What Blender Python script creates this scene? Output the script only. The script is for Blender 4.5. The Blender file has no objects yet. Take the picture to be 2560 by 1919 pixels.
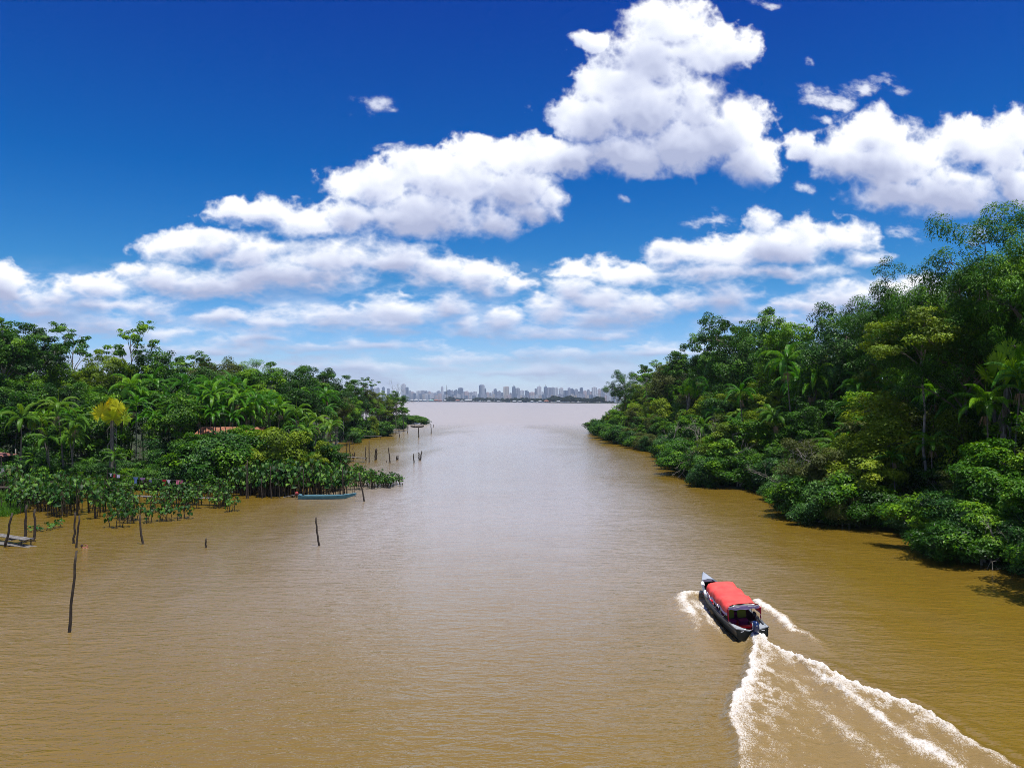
import bpy, math, random
import numpy as np
from mathutils import Vector, Matrix, Euler

# ------------------------------------------------------------------ camera, sky, sun, exposure
H = 12.0            # camera height above the river, metres
F = 1971.0          # focal length in photo pixels (photo is 2560 wide)
HOR = 999.0         # photo row of the horizon
K = H * F
S = bpy.context.scene
C = S.collection
R = math.radians

cam_d = bpy.data.cameras.new('camera')
cam_d.sensor_width = 36.0
cam_d.lens = F / 2560 * 36.0
cam_d.shift_y = (HOR - 959.5) / 2560
cam_d.clip_start = 0.5
cam_d.clip_end = 30000
cam = bpy.data.objects.new('camera', cam_d)
cam.location = (0, 0, H)
cam.rotation_euler = (R(90), 0, 0)
C.objects.link(cam)
S.camera = cam

SUN = Vector((0.14, -0.12, 0.97)).normalized()
SUN_EL = math.asin(SUN.z)
SUN_AZ = math.atan2(SUN.x, SUN.y)
sd = bpy.data.lights.new('sun', 'SUN')
sd.energy = 5.0
sd.angle = R(0.53)
sd.color = (1.0, 0.955, 0.88)
so = bpy.data.objects.new('sun', sd)
so.rotation_euler = (-SUN).to_track_quat('-Z', 'Y').to_euler()
so.location = (0, 0, 60)
C.objects.link(so)

S.view_settings.view_transform = 'Standard'
S.view_settings.look = 'None'
S.view_settings.exposure = 0.32
S.view_settings.gamma = 1.0
S.view_settings.use_curve_mapping = False
S.render.engine = 'CYCLES'
S.cycles.max_bounces = 5
S.cycles.diffuse_bounces = 2
S.cycles.glossy_bounces = 2
S.cycles.transmission_bounces = 3
S.cycles.volume_bounces = 0
S.cycles.transparent_max_bounces = 4
S.cycles.sample_clamp_indirect = 4
S.cycles.sample_clamp_direct = 8
S.cycles.use_denoising = True
S.cycles.denoising_prefilter = 'NONE'
S.cycles.filter_width = .9

# ------------------------------------------------------------------ noise (numpy)
def _hash(ix, iy, seed):
    n = (ix.astype(np.int64) * 374761393 + iy.astype(np.int64) * 668265263 + seed * 1442695041) & 0xffffffff
    n = ((n ^ (n >> 13)) * 1274126177) & 0xffffffff
    n = ((n ^ (n >> 16)) * 2246822519) & 0xffffffff
    return ((n ^ (n >> 15)) & 0xffffff) / float(0xffffff)

def vnoise(x, y, seed=0):
    x0 = np.floor(x); y0 = np.floor(y)
    fx = x - x0; fy = y - y0
    fx = fx * fx * fx * (fx * (fx * 6 - 15) + 10); fy = fy * fy * fy * (fy * (fy * 6 - 15) + 10)
    a = _hash(x0, y0, seed); b = _hash(x0 + 1, y0, seed)
    c = _hash(x0, y0 + 1, seed); d = _hash(x0 + 1, y0 + 1, seed)
    return (a * (1 - fx) + b * fx) * (1 - fy) + (c * (1 - fx) + d * fx) * fy

def fbm(x, y, octv, seed=0, gain=0.5, billow=False):
    t = np.zeros_like(x); amp = 1.0; tot = 0
    for o in range(octv):
        ca, sa = math.cos(0.6 * o), math.sin(0.6 * o)
        n = vnoise((x * ca - y * sa) * 2 ** o + 17.3 * o, (x * sa + y * ca) * 2 ** o + 9.1 * o, seed + o * 7)
        if billow: n = 1 - np.abs(2 * n - 1)
        t += amp * n; tot += amp; amp *= gain
    return t / tot

def sstep(a, b, x):
    t = np.clip((x - a) / (b - a), 0, 1)
    return t * t * (3 - 2 * t)

# ------------------------------------------------------------------ clouds: coverage and brightness over direction (x/y, z/y)
PUFFS = [
 # great cloud
 (1440,60,120,78),(1400,140,140,90),(1510,110,110,66),(1575,108,66,34),(1335,195,122,80),(1270,255,95,62),(1400,240,140,92),
 (1505,235,80,80),(1565,290,105,78),(1625,350,62,62),(1480,320,130,66),(1350,335,130,56),(1225,345,130,52),(1290,90,36,34),
 # middle left
 (1040,335,105,52),(930,380,110,55),(800,405,112,52),(1000,400,180,76),(1110,420,110,62),(1060,478,66,44),(900,465,190,58),
 (1195,440,42,36),(1150,462,60,22),(760,465,90,46),(560,468,110,38),(500,458,52,32),(650,482,110,36),(1130,350,90,56),
 # next band
 (370,542,90,40),(465,530,90,38),(560,552,130,44),(700,560,180,58),(850,565,130,48),(950,590,80,44),(1030,602,84,46),
 (1115,618,48,20),(600,602,270,40),(450,615,240,40),(330,600,110,40),(200,622,120,38),(100,645,100,36),(15,625,56,50),(240,662,170,24),(60,672,110,26),
 # lower left
 (700,692,150,34),(850,682,130,46),(965,668,66,36),(600,702,70,24),(460,690,80,18),(240,705,66,26),(350,722,84,20),(800,748,150,16),(1000,778,90,18),(690,752,120,14),(560,735,90,12),(1010,700,24,22),(380,760,200,14),
 # right of centre
 (1245,632,66,44),(1190,675,74,42),(1290,655,90,50),(1380,672,112,42),(1560,648,86,38),(1090,692,50,34),(1170,722,140,22),(1480,655,80,34),(1310,728,80,12),(1300,690,150,26),(1230,770,160,14),(1420,760,160,14),(900,800,200,14),(1120,806,200,12),
 # right band
 (1640,486,46,42),(1560,552,160,42),(1700,530,170,52),(1820,520,74,48),(1450,550,80,46),(1350,592,140,34),(1240,588,60,24),(1650,588,200,26),(1870,560,50,28),(1560,590,160,26),
 # far right
 (1880,298,88,58),(1830,345,86,64),(1930,350,140,92),(2090,318,110,72),(2170,330,90,86),(2060,425,150,66),(1950,420,130,46),(1800,335,70,32),(1735,328,44,26),(2200,400,60,64),
 # low right
 (1850,642,150,32),(1750,665,110,26),(1960,640,110,36),(1700,700,120,18),
]
WISPS = [(1908,178,50,20),(1850,196,70,22),(1795,214,50,26),(1740,200,56,26),(1785,256,40,12),(1738,140,16,12),(810,232,40,22),
 (850,322,34,14),(1530,468,46,20),(1970,505,60,26),(2090,516,32,24),(1335,432,20,13),(1660,8,34,14),(1650,262,18,14),(1740,405,30,20),
 (300,770,260,16),(600,790,260,12),(1650,740,220,16)]
IW, IH = 2080, 800
PX0, PX1, PY0, PY1 = -120.0, 2332.0, -90.0, 852.0        # in 2212-wide photo units
def gblur(a, sig):
    h, w = a.shape; p = int(sig * 3)
    ap = np.pad(a, p, mode='edge')
    fy = np.fft.fftfreq(ap.shape[0])[:, None]; fx = np.fft.rfftfreq(ap.shape[1])[None, :]
    g = np.exp(-2 * (math.pi * sig) ** 2 * (fx * fx + fy * fy))
    return np.fft.irfft2(np.fft.rfft2(ap) * g, s=ap.shape)[p:p + h, p:p + w]

def make_clouds():
    xs = np.linspace(PX0, PX1, IW); ys = np.linspace(PY1, PY0, IH)   # row 0 = bottom
    X, Y = np.meshgrid(xs, ys)
    kk = sstep(300, 830, ys)[:, None]
    gs = 1.0 / (1.0 - .62 * kk)                                       # finer towards the horizon
    yy = np.cumsum(gs[::-1] ** 1.25, axis=0)[::-1] * (ys[0] - ys[1])
    nx, ny = X / 74.0, yy / 68.0 + X * 0
    amp = 1.0 - .55 * kk
    wx = (fbm(nx * 0.9, ny * 0.9, 6, 11, .52) - .5) * 74 * amp
    wy = (fbm(nx * 0.9 + 40, ny * 0.9 + 9, 6, 23, .52) - .5) * 60 * amp
    Xw, Yw = X + wx, Y + wy
    Fd = np.full(X.shape, -1.0); Sm = np.full(X.shape, -1.0)
    for (cx, cy, rx, ry) in PUFFS:
        k = min(1.0, 0.5 + ry / 130.0)
        for arr, xx, y2 in ((Fd, Xw, Yw), (Sm, X * .4 + Xw * .6, Y * .4 + Yw * .6)):
            dy = (y2 - cy) / ry
            r = np.sqrt(((xx - cx) / rx) ** 2 + np.where(dy > 0, dy * 1.15, dy * .96) ** 2)
            np.maximum(arr, (1 - r) * k, out=arr)
    Wd = np.full(X.shape, -1.0)
    for (cx, cy, rx, ry) in WISPS:
        r = np.sqrt(((Xw - cx) / rx) ** 2 + ((Yw - cy) / ry) ** 2)
        np.maximum(Wd, 1 - r, out=Wd)
    bil = fbm(nx * 1.5, ny * 1.5, 7, 5, .55, True) - .60
    fine = fbm(nx * 4, ny * 4, 5, 77, .6) - .5
    fld = Fd + bil * .56 + fine * .26 + .05 + .07 * kk
    soft = fbm(nx * .7, ny * .7, 3, 63)
    occ0 = np.zeros_like(fld); acc = np.zeros(fld.shape[1]); d0 = np.clip(Sm + .2, 0, 1) ** .7
    for r in range(IH - 1, -1, -1):
        dec = 0.982 - 0.03 * kk[r, 0]
        acc = acc * dec + d0[r] * (1 - dec); occ0[r] = acc
    a = sstep(-.05, .20 + .42 * soft * soft + .22 * kk + .35 * sstep(.3, .6, occ0), fld) * (0.50 + 0.50 * sstep(830, 640, Y))
    fw = Wd * .72 + .0 + (fbm(nx * 1.5 + ny * .5, ny * 2.6 - nx * .7, 7, 90, .66) - .53) * 1.9
    aw = sstep(-.05, 1.0, fw) * .80 * sstep(-.35, .25, Wd)
    veil = sstep(.34, .70, fbm(X / 130 + 3, Y / 44, 7, 3, .60)) * sstep(540, 760, Y) * (.72 - .25 * sstep(600, 1500, X))
    a = 1 - (1 - a) * (1 - aw) * (1 - veil)
    # brightness: puffs lit from above and from the right, bellies greyer
    b = np.full(X.shape, .81)
    base = np.clip(fld + .05, 0, 1) ** .5
    for sg, w in ((3, 1.2), (9, 2.6), (24, 5.5), (55, 8.0)):
        h = gblur(base, sg)
        gx = np.gradient(h, axis=1); gy = np.gradient(h, axis=0)
        b += np.clip(-(gx * .5 + gy * 1.0) * w * sg ** .35, -.12, .07)
    dens = np.clip(gblur(Sm, 4) + .25 + bil * .25, 0, 1) ** .7 * gblur(a, 4)
    occ = np.zeros_like(a); acc = np.zeros(a.shape[1])
    for r in range(a.shape[0] - 1, -1, -1):
        dec = 0.982 - 0.03 * kk[r, 0]
        acc = acc * dec + dens[r] * (1 - dec); occ[r] = acc
    occ = gblur(occ, 5) + (fbm(nx * 1.0, ny * 1.3, 5, 41) - .5) * .20
    b -= sstep(.25, .95, occ) * .25
    b += gblur(bil, 2) * .30 * (1 - .4 * kk) + (fbm(nx * .8, ny * .9, 4, 140) - .5) * .34 + fine * .05
    b -= .07 * kk + .08 * veil * (1 - sstep(.3, .8, fld))
    b = np.clip(b, .35, 1.02)
    edge = sstep(PX0, PX0 + 60, X) * sstep(PX1, PX1 - 60, X) * sstep(PY0, PY0 + 50, Y)
    out = np.zeros((IH, IW, 4), np.float32)
    out[..., 0] = a; out[..., 1] = b; out[..., 2] = edge; out[..., 3] = 1
    return out

def N(nt, typ, **kw):
    n = nt.nodes.new(typ)
    for k, v in kw.items():
        if k == 'inp':
            for i, val in v.items(): n.inputs[i].default_value = val
        else: setattr(n, k, v)
    return n

def math_node(nt, op, a, b=None, c=None, clamp=False):
    n = nt.nodes.new('ShaderNodeMath'); n.operation = op; n.use_clamp = clamp
    for i, v in enumerate((a, b, c)):
        if v is None: continue
        if isinstance(v, (int, float)): n.inputs[i].default_value = v
        else: nt.links.new(v, n.inputs[i])
    return n.outputs[0]

def mix_rgb(nt, fac, a, b, typ='MIX'):
    n = nt.nodes.new('ShaderNodeMix'); n.data_type = 'RGBA'; n.blend_type = typ
    for sock, v in ((n.inputs[0], fac), (n.inputs[6], a), (n.inputs[7], b)):
        if isinstance(v, (int, float)): sock.default_value = v
        elif isinstance(v, tuple): sock.default_value = v if len(v) == 4 else (*v, 1)
        else: nt.links.new(v, sock)
    return n.outputs[2]

def make_world():
    w = bpy.data.worlds.new('World'); S.world = w; w.use_nodes = True
    nt = w.node_tree; nt.nodes.clear(); L = nt.links.new
    out = nt.nodes.new('ShaderNodeOutputWorld'); bg = nt.nodes.new('ShaderNodeBackground')
    bg.inputs[1].default_value = 0.1
    sky = nt.nodes.new('ShaderNodeTexSky'); sky.sky_type = 'NISHITA'; sky.sun_disc = False
    sky.sun_elevation = SUN_EL; sky.sun_rotation = SUN_AZ; sky.altitude = 0
    sky.air_density = 1.0; sky.dust_density = 0.4; sky.ozone_density = 3.0
    tc = nt.nodes.new('ShaderNodeTexCoord'); sep = nt.nodes.new('ShaderNodeSeparateXYZ')
    L(tc.outputs['Generated'], sep.inputs[0])
    x, y, z = sep.outputs
    ys = math_node(nt, 'MAXIMUM', y, 0.02)
    u = math_node(nt, 'DIVIDE', x, ys); v = math_node(nt, 'DIVIDE', z, ys)
    q = 2560 / 2212.0
    # photo units: px = 1280/q + u*F/q ; py = HOR/q - v*F/q
    iu = math_node(nt, 'MULTIPLY_ADD', u, (F / q) / (PX1 - PX0), (1280 / q - PX0) / (PX1 - PX0))
    iv = math_node(nt, 'MULTIPLY_ADD', v, (F / q) / (PY1 - PY0), (PY1 - HOR / q) / (PY1 - PY0))
    cb = nt.nodes.new('ShaderNodeCombineXYZ'); L(iu, cb.inputs[0]); L(iv, cb.inputs[1])
    img = bpy.data.images.new('cloud_field', IW, IH, alpha=True, float_buffer=True)
    img.colorspace_settings.name = 'Non-Color'
    img.pixels.foreach_set(make_clouds().ravel()); img.update(); img.pack()
    ti = nt.nodes.new('ShaderNodeTexImage'); ti.image = img; ti.extension = 'CLIP'; ti.interpolation = 'Cubic'
    L(cb.outputs[0], ti.inputs[0])
    si = nt.nodes.new('ShaderNodeSeparateColor'); L(ti.outputs[0], si.inputs[0])
    # clouds in the rest of the sky
    nz = N(nt, 'ShaderNodeTexNoise', inp={'Scale': 3.2, 'Detail': 6.0, 'Roughness': .58})
    mp = N(nt, 'ShaderNodeMapping'); mp.inputs['Scale'].default_value = (1, 1, 2.0)
    L(tc.outputs['Generated'], mp.inputs[0]); L(mp.outputs[0], nz.inputs['Vector'])
    ra = N(nt, 'ShaderNodeMapRange', interpolation_type='SMOOTHSTEP', inp={'From Min': .50, 'From Max': .62})
    L(nz.outputs[0], ra.inputs[0])
    front = math_node(nt, 'MULTIPLY', si.outputs[2], math_node(nt, 'GREATER_THAN', y, 0.03))
    al = math_node(nt, 'ADD', math_node(nt, 'MULTIPLY', si.outputs[0], front),
                   math_node(nt, 'MULTIPLY', ra.outputs[0], math_node(nt, 'SUBTRACT', 1.0, front)), clamp=True)
    br = math_node(nt, 'ADD', math_node(nt, 'MULTIPLY', si.outputs[1], front),
                   math_node(nt, 'MULTIPLY', 0.75, math_node(nt, 'SUBTRACT', 1.0, front)))
    ramp = nt.nodes.new('ShaderNodeValToRGB'); el = ramp.color_ramp.elements
    el[0].position = .30; el[0].color = (.33, .37, .54, 1)
    el[1].position = 1.0; el[1].color = (.89, .90, .935, 1)
    e = el.new(.62); e.color = (.55, .59, .74, 1)
    e = el.new(.82); e.color = (.72, .755, .85, 1)
    L(br, ramp.inputs[0])
    cl = nt.nodes.new('ShaderNodeVectorMath'); cl.operation = 'SCALE'; cl.inputs[3].default_value = 10.0
    L(ramp.outputs[0], cl.inputs[0])
    # richer blue overhead, paler at the horizon
    hs = N(nt, 'ShaderNodeHueSaturation', inp={'Saturation': 1.35, 'Value': 1.0}); L(sky.outputs[0], hs.inputs['Color'])
    elv = N(nt, 'ShaderNodeMapRange', inp={'From Min': 0.0, 'From Max': .45}); L(z, elv.inputs[0])
    tint = nt.nodes.new('ShaderNodeValToRGB'); te = tint.color_ramp.elements
    te[0].position = 0; te[0].color = (1.15, 1.32, 2.12, 1)
    te[1].position = 1; te[1].color = (.00, .27, .76, 1)
    for p_, c_ in ((.10, (.72, .88, 1.32)), (.33, (.22, .62, .89)), (.6, (.00, .45, .82))):
        e = te.new(p_); e.color = (*c_, 1)
    L(elv.outputs[0], tint.inputs[0])
    sk = mix_rgb(nt, 1.0, hs.outputs[0], tint.outputs[0], 'MULTIPLY')
    col = mix_rgb(nt, al, sk, cl.outputs[0])
    L(col, bg.inputs[0]); L(bg.outputs[0], out.inputs[0])
make_world()
# ------------------------------------------------------------------ helpers
rng = np.random.default_rng(7)
random.seed(7)

def gp(px, py, z=0.0):
    """photo pixel of a point at height z -> world"""
    d = (H - z) * F / (py - HOR)
    return ((px - 1280) / F * d, d)

def at_d(px, py, d):
    """photo pixel and distance -> world x, z"""
    return (px - 1280) / F * d, H + (HOR - py) * d / F

def principled(name, col, rough=.6, spec=.5, metal=0.0, noise=None, bump=None):
    m = bpy.data.materials.new(name); m.use_nodes = True
    nt = m.node_tree; b = nt.nodes['Principled BSDF']
    b.inputs['Base Color'].default_value = (*col, 1)
    b.inputs['Roughness'].default_value = rough
    b.inputs['Specular IOR Level'].default_value = spec
    b.inputs['Metallic'].default_value = metal
    tc = nt.nodes.new('ShaderNodeTexCoord')
    if noise:
        sc, c2 = noise[:2]
        n = N(nt, 'ShaderNodeTexNoise', inp={'Scale': sc, 'Detail': 5.0, 'Roughness': .6})
        nt.links.new(tc.outputs['Object'], n.inputs['Vector'])
        mr = N(nt, 'ShaderNodeMapRange', inp={'From Min': .35, 'From Max': .65}); nt.links.new(n.outputs[0], mr.inputs[0])
        nt.links.new(mix_rgb(nt, mr.outputs[0], col, c2), b.inputs['Base Color'])
    if bump:
        n = N(nt, 'ShaderNodeTexNoise', inp={'Scale': bump[0], 'Detail': 4.0})
        nt.links.new(tc.outputs['Object'], n.inputs['Vector'])
        bp = N(nt, 'ShaderNodeBump', inp={'Strength': bump[1], 'Distance': bump[2]})
        nt.links.new(n.outputs[0], bp.inputs['Height']); nt.links.new(bp.outputs[0], b.inputs['Normal'])
    return m

def leaf_mat(name, dark, mid, light, transl=.35, rough=.38, odd=None, spec=.22):
    """leaf colour by leaf (attribute tone), by tree (object random)"""
    m = bpy.data.materials.new(name); m.use_nodes = True
    nt = m.node_tree; L = nt.links.new; b = nt.nodes['Principled BSDF']; out = nt.nodes['Material Output']
    at = N(nt, 'ShaderNodeAttribute', attribute_name='tone')
    oi = nt.nodes.new('ShaderNodeObjectInfo')
    f = math_node(nt, 'ADD', math_node(nt, 'MULTIPLY', at.outputs['Fac'], .75), math_node(nt, 'MULTIPLY', oi.outputs['Random'], .35), clamp=True)
    ra = nt.nodes.new('ShaderNodeValToRGB'); e = ra.color_ramp.elements
    e[0].position = .15; e[0].color = (*dark, 1); e[1].position = .95; e[1].color = (*light, 1)
    x = e.new(.55); x.color = (*mid, 1)
    if odd: x = e.new(.992); x.color = (*odd, 1); 
    L(f, ra.inputs[0]); L(ra.outputs[0], b.inputs['Base Color'])
    b.inputs['Roughness'].default_value = min(.6, rough + .08)
    b.inputs['Specular IOR Level'].default_value = spec
    tr = nt.nodes.new('ShaderNodeBsdfTranslucent')
    tcol = mix_rgb(nt, 1.0, ra.outputs[0], (1.5, 1.5, .45), 'MULTIPLY')
    L(tcol, tr.inputs[0])
    mx = nt.nodes.new('ShaderNodeMixShader'); mx.inputs[0].default_value = transl * .78
    L(b.outputs[0], mx.inputs[1]); L(tr.outputs[0], mx.inputs[2]); L(mx.outputs[0], out.inputs[0])
    return m

class MB:
    """collects geometry for one mesh object"""
    def __init__(s): s.v = []; s.q = []; s.t = []; s.n = 0; s.tone = []
    def add(s, v, q=None, t=None, tone=0.5):
        v = np.asarray(v, float).reshape(-1, 3)
        if q is not None and len(q): s.q.append(np.asarray(q, np.int64).reshape(-1, 4) + s.n)
        if t is not None and len(t): s.t.append(np.asarray(t, np.int64).reshape(-1, 3) + s.n)
        s.v.append(v); s.n += len(v)
        tn = np.full(len(v), tone) if np.isscalar(tone) else np.asarray(tone, float)
        s.tone.append(tn); return s
    def tube(s, pts, rad, sides=6, cap=True, tone=.5):
        pts = np.asarray(pts, float); n = len(pts)
        rad = np.full(n, rad) if np.isscalar(rad) else np.asarray(rad, float)
        t = np.gradient(pts, axis=0); t /= np.linalg.norm(t, axis=1)[:, None] + 1e-9
        ref = np.array([0, 0, 1.0]) if abs(t[0][2]) < .9 else np.array([1.0, 0, 0])
        u = np.cross(t, ref); u /= np.linalg.norm(u, axis=1)[:, None] + 1e-9
        w = np.cross(t, u)
        a = np.linspace(0, 2 * math.pi, sides, endpoint=False)
        ring = pts[:, None, :] + rad[:, None, None] * (np.cos(a)[None, :, None] * u[:, None, :] + np.sin(a)[None, :, None] * w[:, None, :])
        q = []
        for i in range(n - 1):
            for j in range(sides):
                k = (j + 1) % sides
                q.append((i * sides + j, i * sides + k, (i + 1) * sides + k, (i + 1) * sides + j))
        v = ring.reshape(-1, 3); t_ = []
        if cap:
            v = np.vstack([v, pts[:1], pts[-1:]]); a0 = n * sides
            for j in range(sides):
                k = (j + 1) % sides
                t_.append((a0, k, j)); t_.append((a0 + 1, (n - 1) * sides + j, (n - 1) * sides + k))
        return s.add(v, q, t_, tone)
    def box(s, c, d, rz=0, rx=0, ry=0, bev=0.0):
        x, y, z = np.array(d) / 2.0
        if bev <= 0:
            v = np.array([(-x,-y,-z),(x,-y,-z),(x,y,-z),(-x,y,-z),(-x,-y,z),(x,-y,z),(x,y,z),(-x,y,z)])
            q = [(0,3,2,1),(4,5,6,7),(0,1,5,4),(1,2,6,5),(2,3,7,6),(3,0,4,7)]
            t = []
        else:
            e = min(bev, x * .9, y * .9)
            ring = [(-x+e,-y),(x-e,-y),(x,-y+e),(x,y-e),(x-e,y),(-x+e,y),(-x,y-e),(-x,-y+e)]
            ez = min(bev, z * .9)
            lv = [(-z, .0), (-z+ez, 1), (z-ez, 1), (z, .0)]
            v = []
            for zz, k in lv:
                for (a, b) in ring:
                    if k: v.append((a, b, zz))
                    else: v.append((a * (1 - e / max(x, 1e-6)), b * (1 - e / max(y, 1e-6)), zz))
            q = []
            for i in range(3):
                for j in range(8):
                    k = (j + 1) % 8; q.append((i*8+j, i*8+k, (i+1)*8+k, (i+1)*8+j))
            v.append((0, 0, -z)); v.append((0, 0, z)); t = []
            for j in range(8):
                k = (j + 1) % 8; t.append((32, k, j)); t.append((33, 24 + j, 24 + k))
            v = np.array(v)
        M = np.array(Euler((rx, ry, rz)).to_matrix())
        return s.add(v @ M.T + np.array(c), q, t)
    def prism(s, xy, z0, z1):
        n = len(xy); xy = np.array(xy, float)
        v = np.vstack([np.c_[xy, np.full(n, z0)], np.c_[xy, np.full(n, z1)]])
        q = [(j, (j+1) % n, n + (j+1) % n, n + j) for j in range(n)]
        v = np.vstack([v, [[*xy.mean(0), z0]], [[*xy.mean(0), z1]]])
        t = []
        for j in range(n):
            k = (j+1) % n; t.append((2*n, k, j)); t.append((2*n+1, n+j, n+k))
        return s.add(v, q, t)
    def arrays(s):
        v = np.vstack(s.v)
        q = np.vstack(s.q) if s.q else np.zeros((0, 4), np.int64)
        t = np.vstack(s.t) if s.t else np.zeros((0, 3), np.int64)
        return v, q, t, np.concatenate(s.tone)
    def mesh(s, name, mat, smooth=False):
        v, q, t, tone = s.arrays()
        me = bpy.data.meshes.new(name)
        me.vertices.add(len(v)); me.vertices.foreach_set('co', v.astype(np.float32).ravel())
        nl = len(q) * 4 + len(t) * 3
        me.loops.add(nl); me.loops.foreach_set('vertex_index', np.concatenate([q.ravel(), t.ravel()]).astype(np.int32))
        me.polygons.add(len(q) + len(t))
        st = np.concatenate([np.arange(len(q)) * 4, len(q) * 4 + np.arange(len(t)) * 3]).astype(np.int32)
        me.polygons.foreach_set('loop_start', st)
        me.polygons.foreach_set('use_smooth', np.full(len(st), smooth))
        me.update(calc_edges=True)
        at = me.attributes.new('tone', 'FLOAT', 'POINT'); at.data.foreach_set('value', tone.astype(np.float32))
        if mat: me.materials.append(mat)
        me.validate()
        return me
    def build(s, name, mat, parent=None, smooth=False):
        o = bpy.data.objects.new(name, s.mesh(name, mat, smooth)); C.objects.link(o)
        if parent: o.parent = parent
        return o

def tag(o, label=None, cat=None, group=None, kind=None):
    if label: o['label'] = label
    if cat: o['category'] = cat
    if group: o['group'] = group
    if kind: o['kind'] = kind
    return o

def empty(name, loc=(0, 0, 0), rz=0.0, sc=1.0):
    o = bpy.data.objects.new(name, None); o.empty_display_size = .5
    o.location = loc; o.rotation_euler = (0, 0, rz); o.scale = (sc,) * 3 if np.isscalar(sc) else sc
    C.objects.link(o); return o

def copy_tree(o, parent=None):
    c = o.copy(); C.objects.link(c)
    if parent: c.parent = parent
    for ch in list(o.children): copy_tree(ch, c)
    return c

PROTO_USED = set()
def place(proto, loc, rz=0.0, sc=1.0, label=None, cat=None, group=None, tilt=(0, 0)):
    if proto.name in PROTO_USED: o = copy_tree(proto)
    else: PROTO_USED.add(proto.name); o = proto
    o.location = loc; o.rotation_euler = (tilt[0], tilt[1], rz); o.scale = (sc,) * 3 if np.isscalar(sc) else sc
    if 'group' in o.keys(): del o['group']
    tag(o, label, cat, group); return o

def inpoly(x, y, poly):
    ins = np.zeros(np.shape(x), bool); n = len(poly)
    for i in range(n):
        x1, y1 = poly[i]; x2, y2 = poly[(i + 1) % n]
        c = ((y1 > y) != (y2 > y)) & (x < (x2 - x1) * (y - y1) / ((y2 - y1) + 1e-12) + x1)
        ins ^= c
    return ins

def polydist(x, y, line):
    """distance to polyline, signed side (+ = left of travel), arclength"""
    best = np.full(x.shape, 1e9); side = np.zeros(x.shape); arc = np.zeros(x.shape); acc = 0
    for (x1, y1), (x2, y2) in zip(line[:-1], line[1:]):
        dx, dy = x2 - x1, y2 - y1; L2 = dx * dx + dy * dy; L = math.sqrt(L2)
        t = np.clip(((x - x1) * dx + (y - y1) * dy) / L2, 0, 1)
        ex, ey = x - x1 - t * dx, y - y1 - t * dy
        d = np.hypot(ex, ey); m = d < best
        best = np.where(m, d, best); side = np.where(m, np.sign(dx * ey - dy * ex), side); arc = np.where(m, acc + t * L, arc)
        acc += L
    return best, side, arc

def smooth_line(pts, n=12):
    pts = np.array(pts, float); out = []
    P_ = np.vstack([2 * pts[0] - pts[1], pts, 2 * pts[-1] - pts[-2]])
    for i in range(1, len(P_) - 2):
        for t in np.linspace(0, 1, n, endpoint=False):
            a, b, c, d = P_[i-1], P_[i], P_[i+1], P_[i+2]
            out.append(.5 * ((2*b) + (-a+c)*t + (2*a-5*b+4*c-d)*t*t + (-a+3*b-3*c+d)*t**3))
    out.append(pts[-1]); return [tuple(p) for p in out]

# ------------------------------------------------------------------ river
ARM_L = smooth_line([gp(1882,1606), gp(1876,1680), gp(1852,1730), gp(1833,1758), gp(1829,1800), gp(1838,1845), gp(1852,1905), gp(1850,1990), gp(1840,2090)])
ARM_R = smooth_line([gp(1898,1606), gp(1950,1632), gp(2050,1672), gp(2150,1722), gp(2300,1780), gp(2400,1840), gp(2500,1896), gp(2620,1980), gp(2720,2060)])
STR_1 = smooth_line([gp(1985,1655), gp(2060,1700), gp(2130,1742), gp(2205,1800), gp(2250,1835), gp(2300,1862), gp(2380,1912), gp(2470,1990)])
STR_2 = smooth_line([gp(1945,1668), gp(2020,1735), gp(2090,1800), gp(2150,1858), gp(2230,1922), gp(2300,2000)])
BOW_L = smooth_line([gp(1779,1490), gp(1728,1486), gp(1706,1494), gp(1716,1520), gp(1736,1552), gp(1746,1584), gp(1750,1605)])
BOW_L2 = smooth_line([gp(1762,1500), gp(1762,1530), gp(1783,1562), gp(1805,1580), gp(1822,1615)])
BOW_R = smooth_line([gp(1893,1505), gp(1915,1522), gp(1950,1542), gp(1975,1570), gp(2015,1590), gp(2050,1612), gp(2062,1632)])

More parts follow.
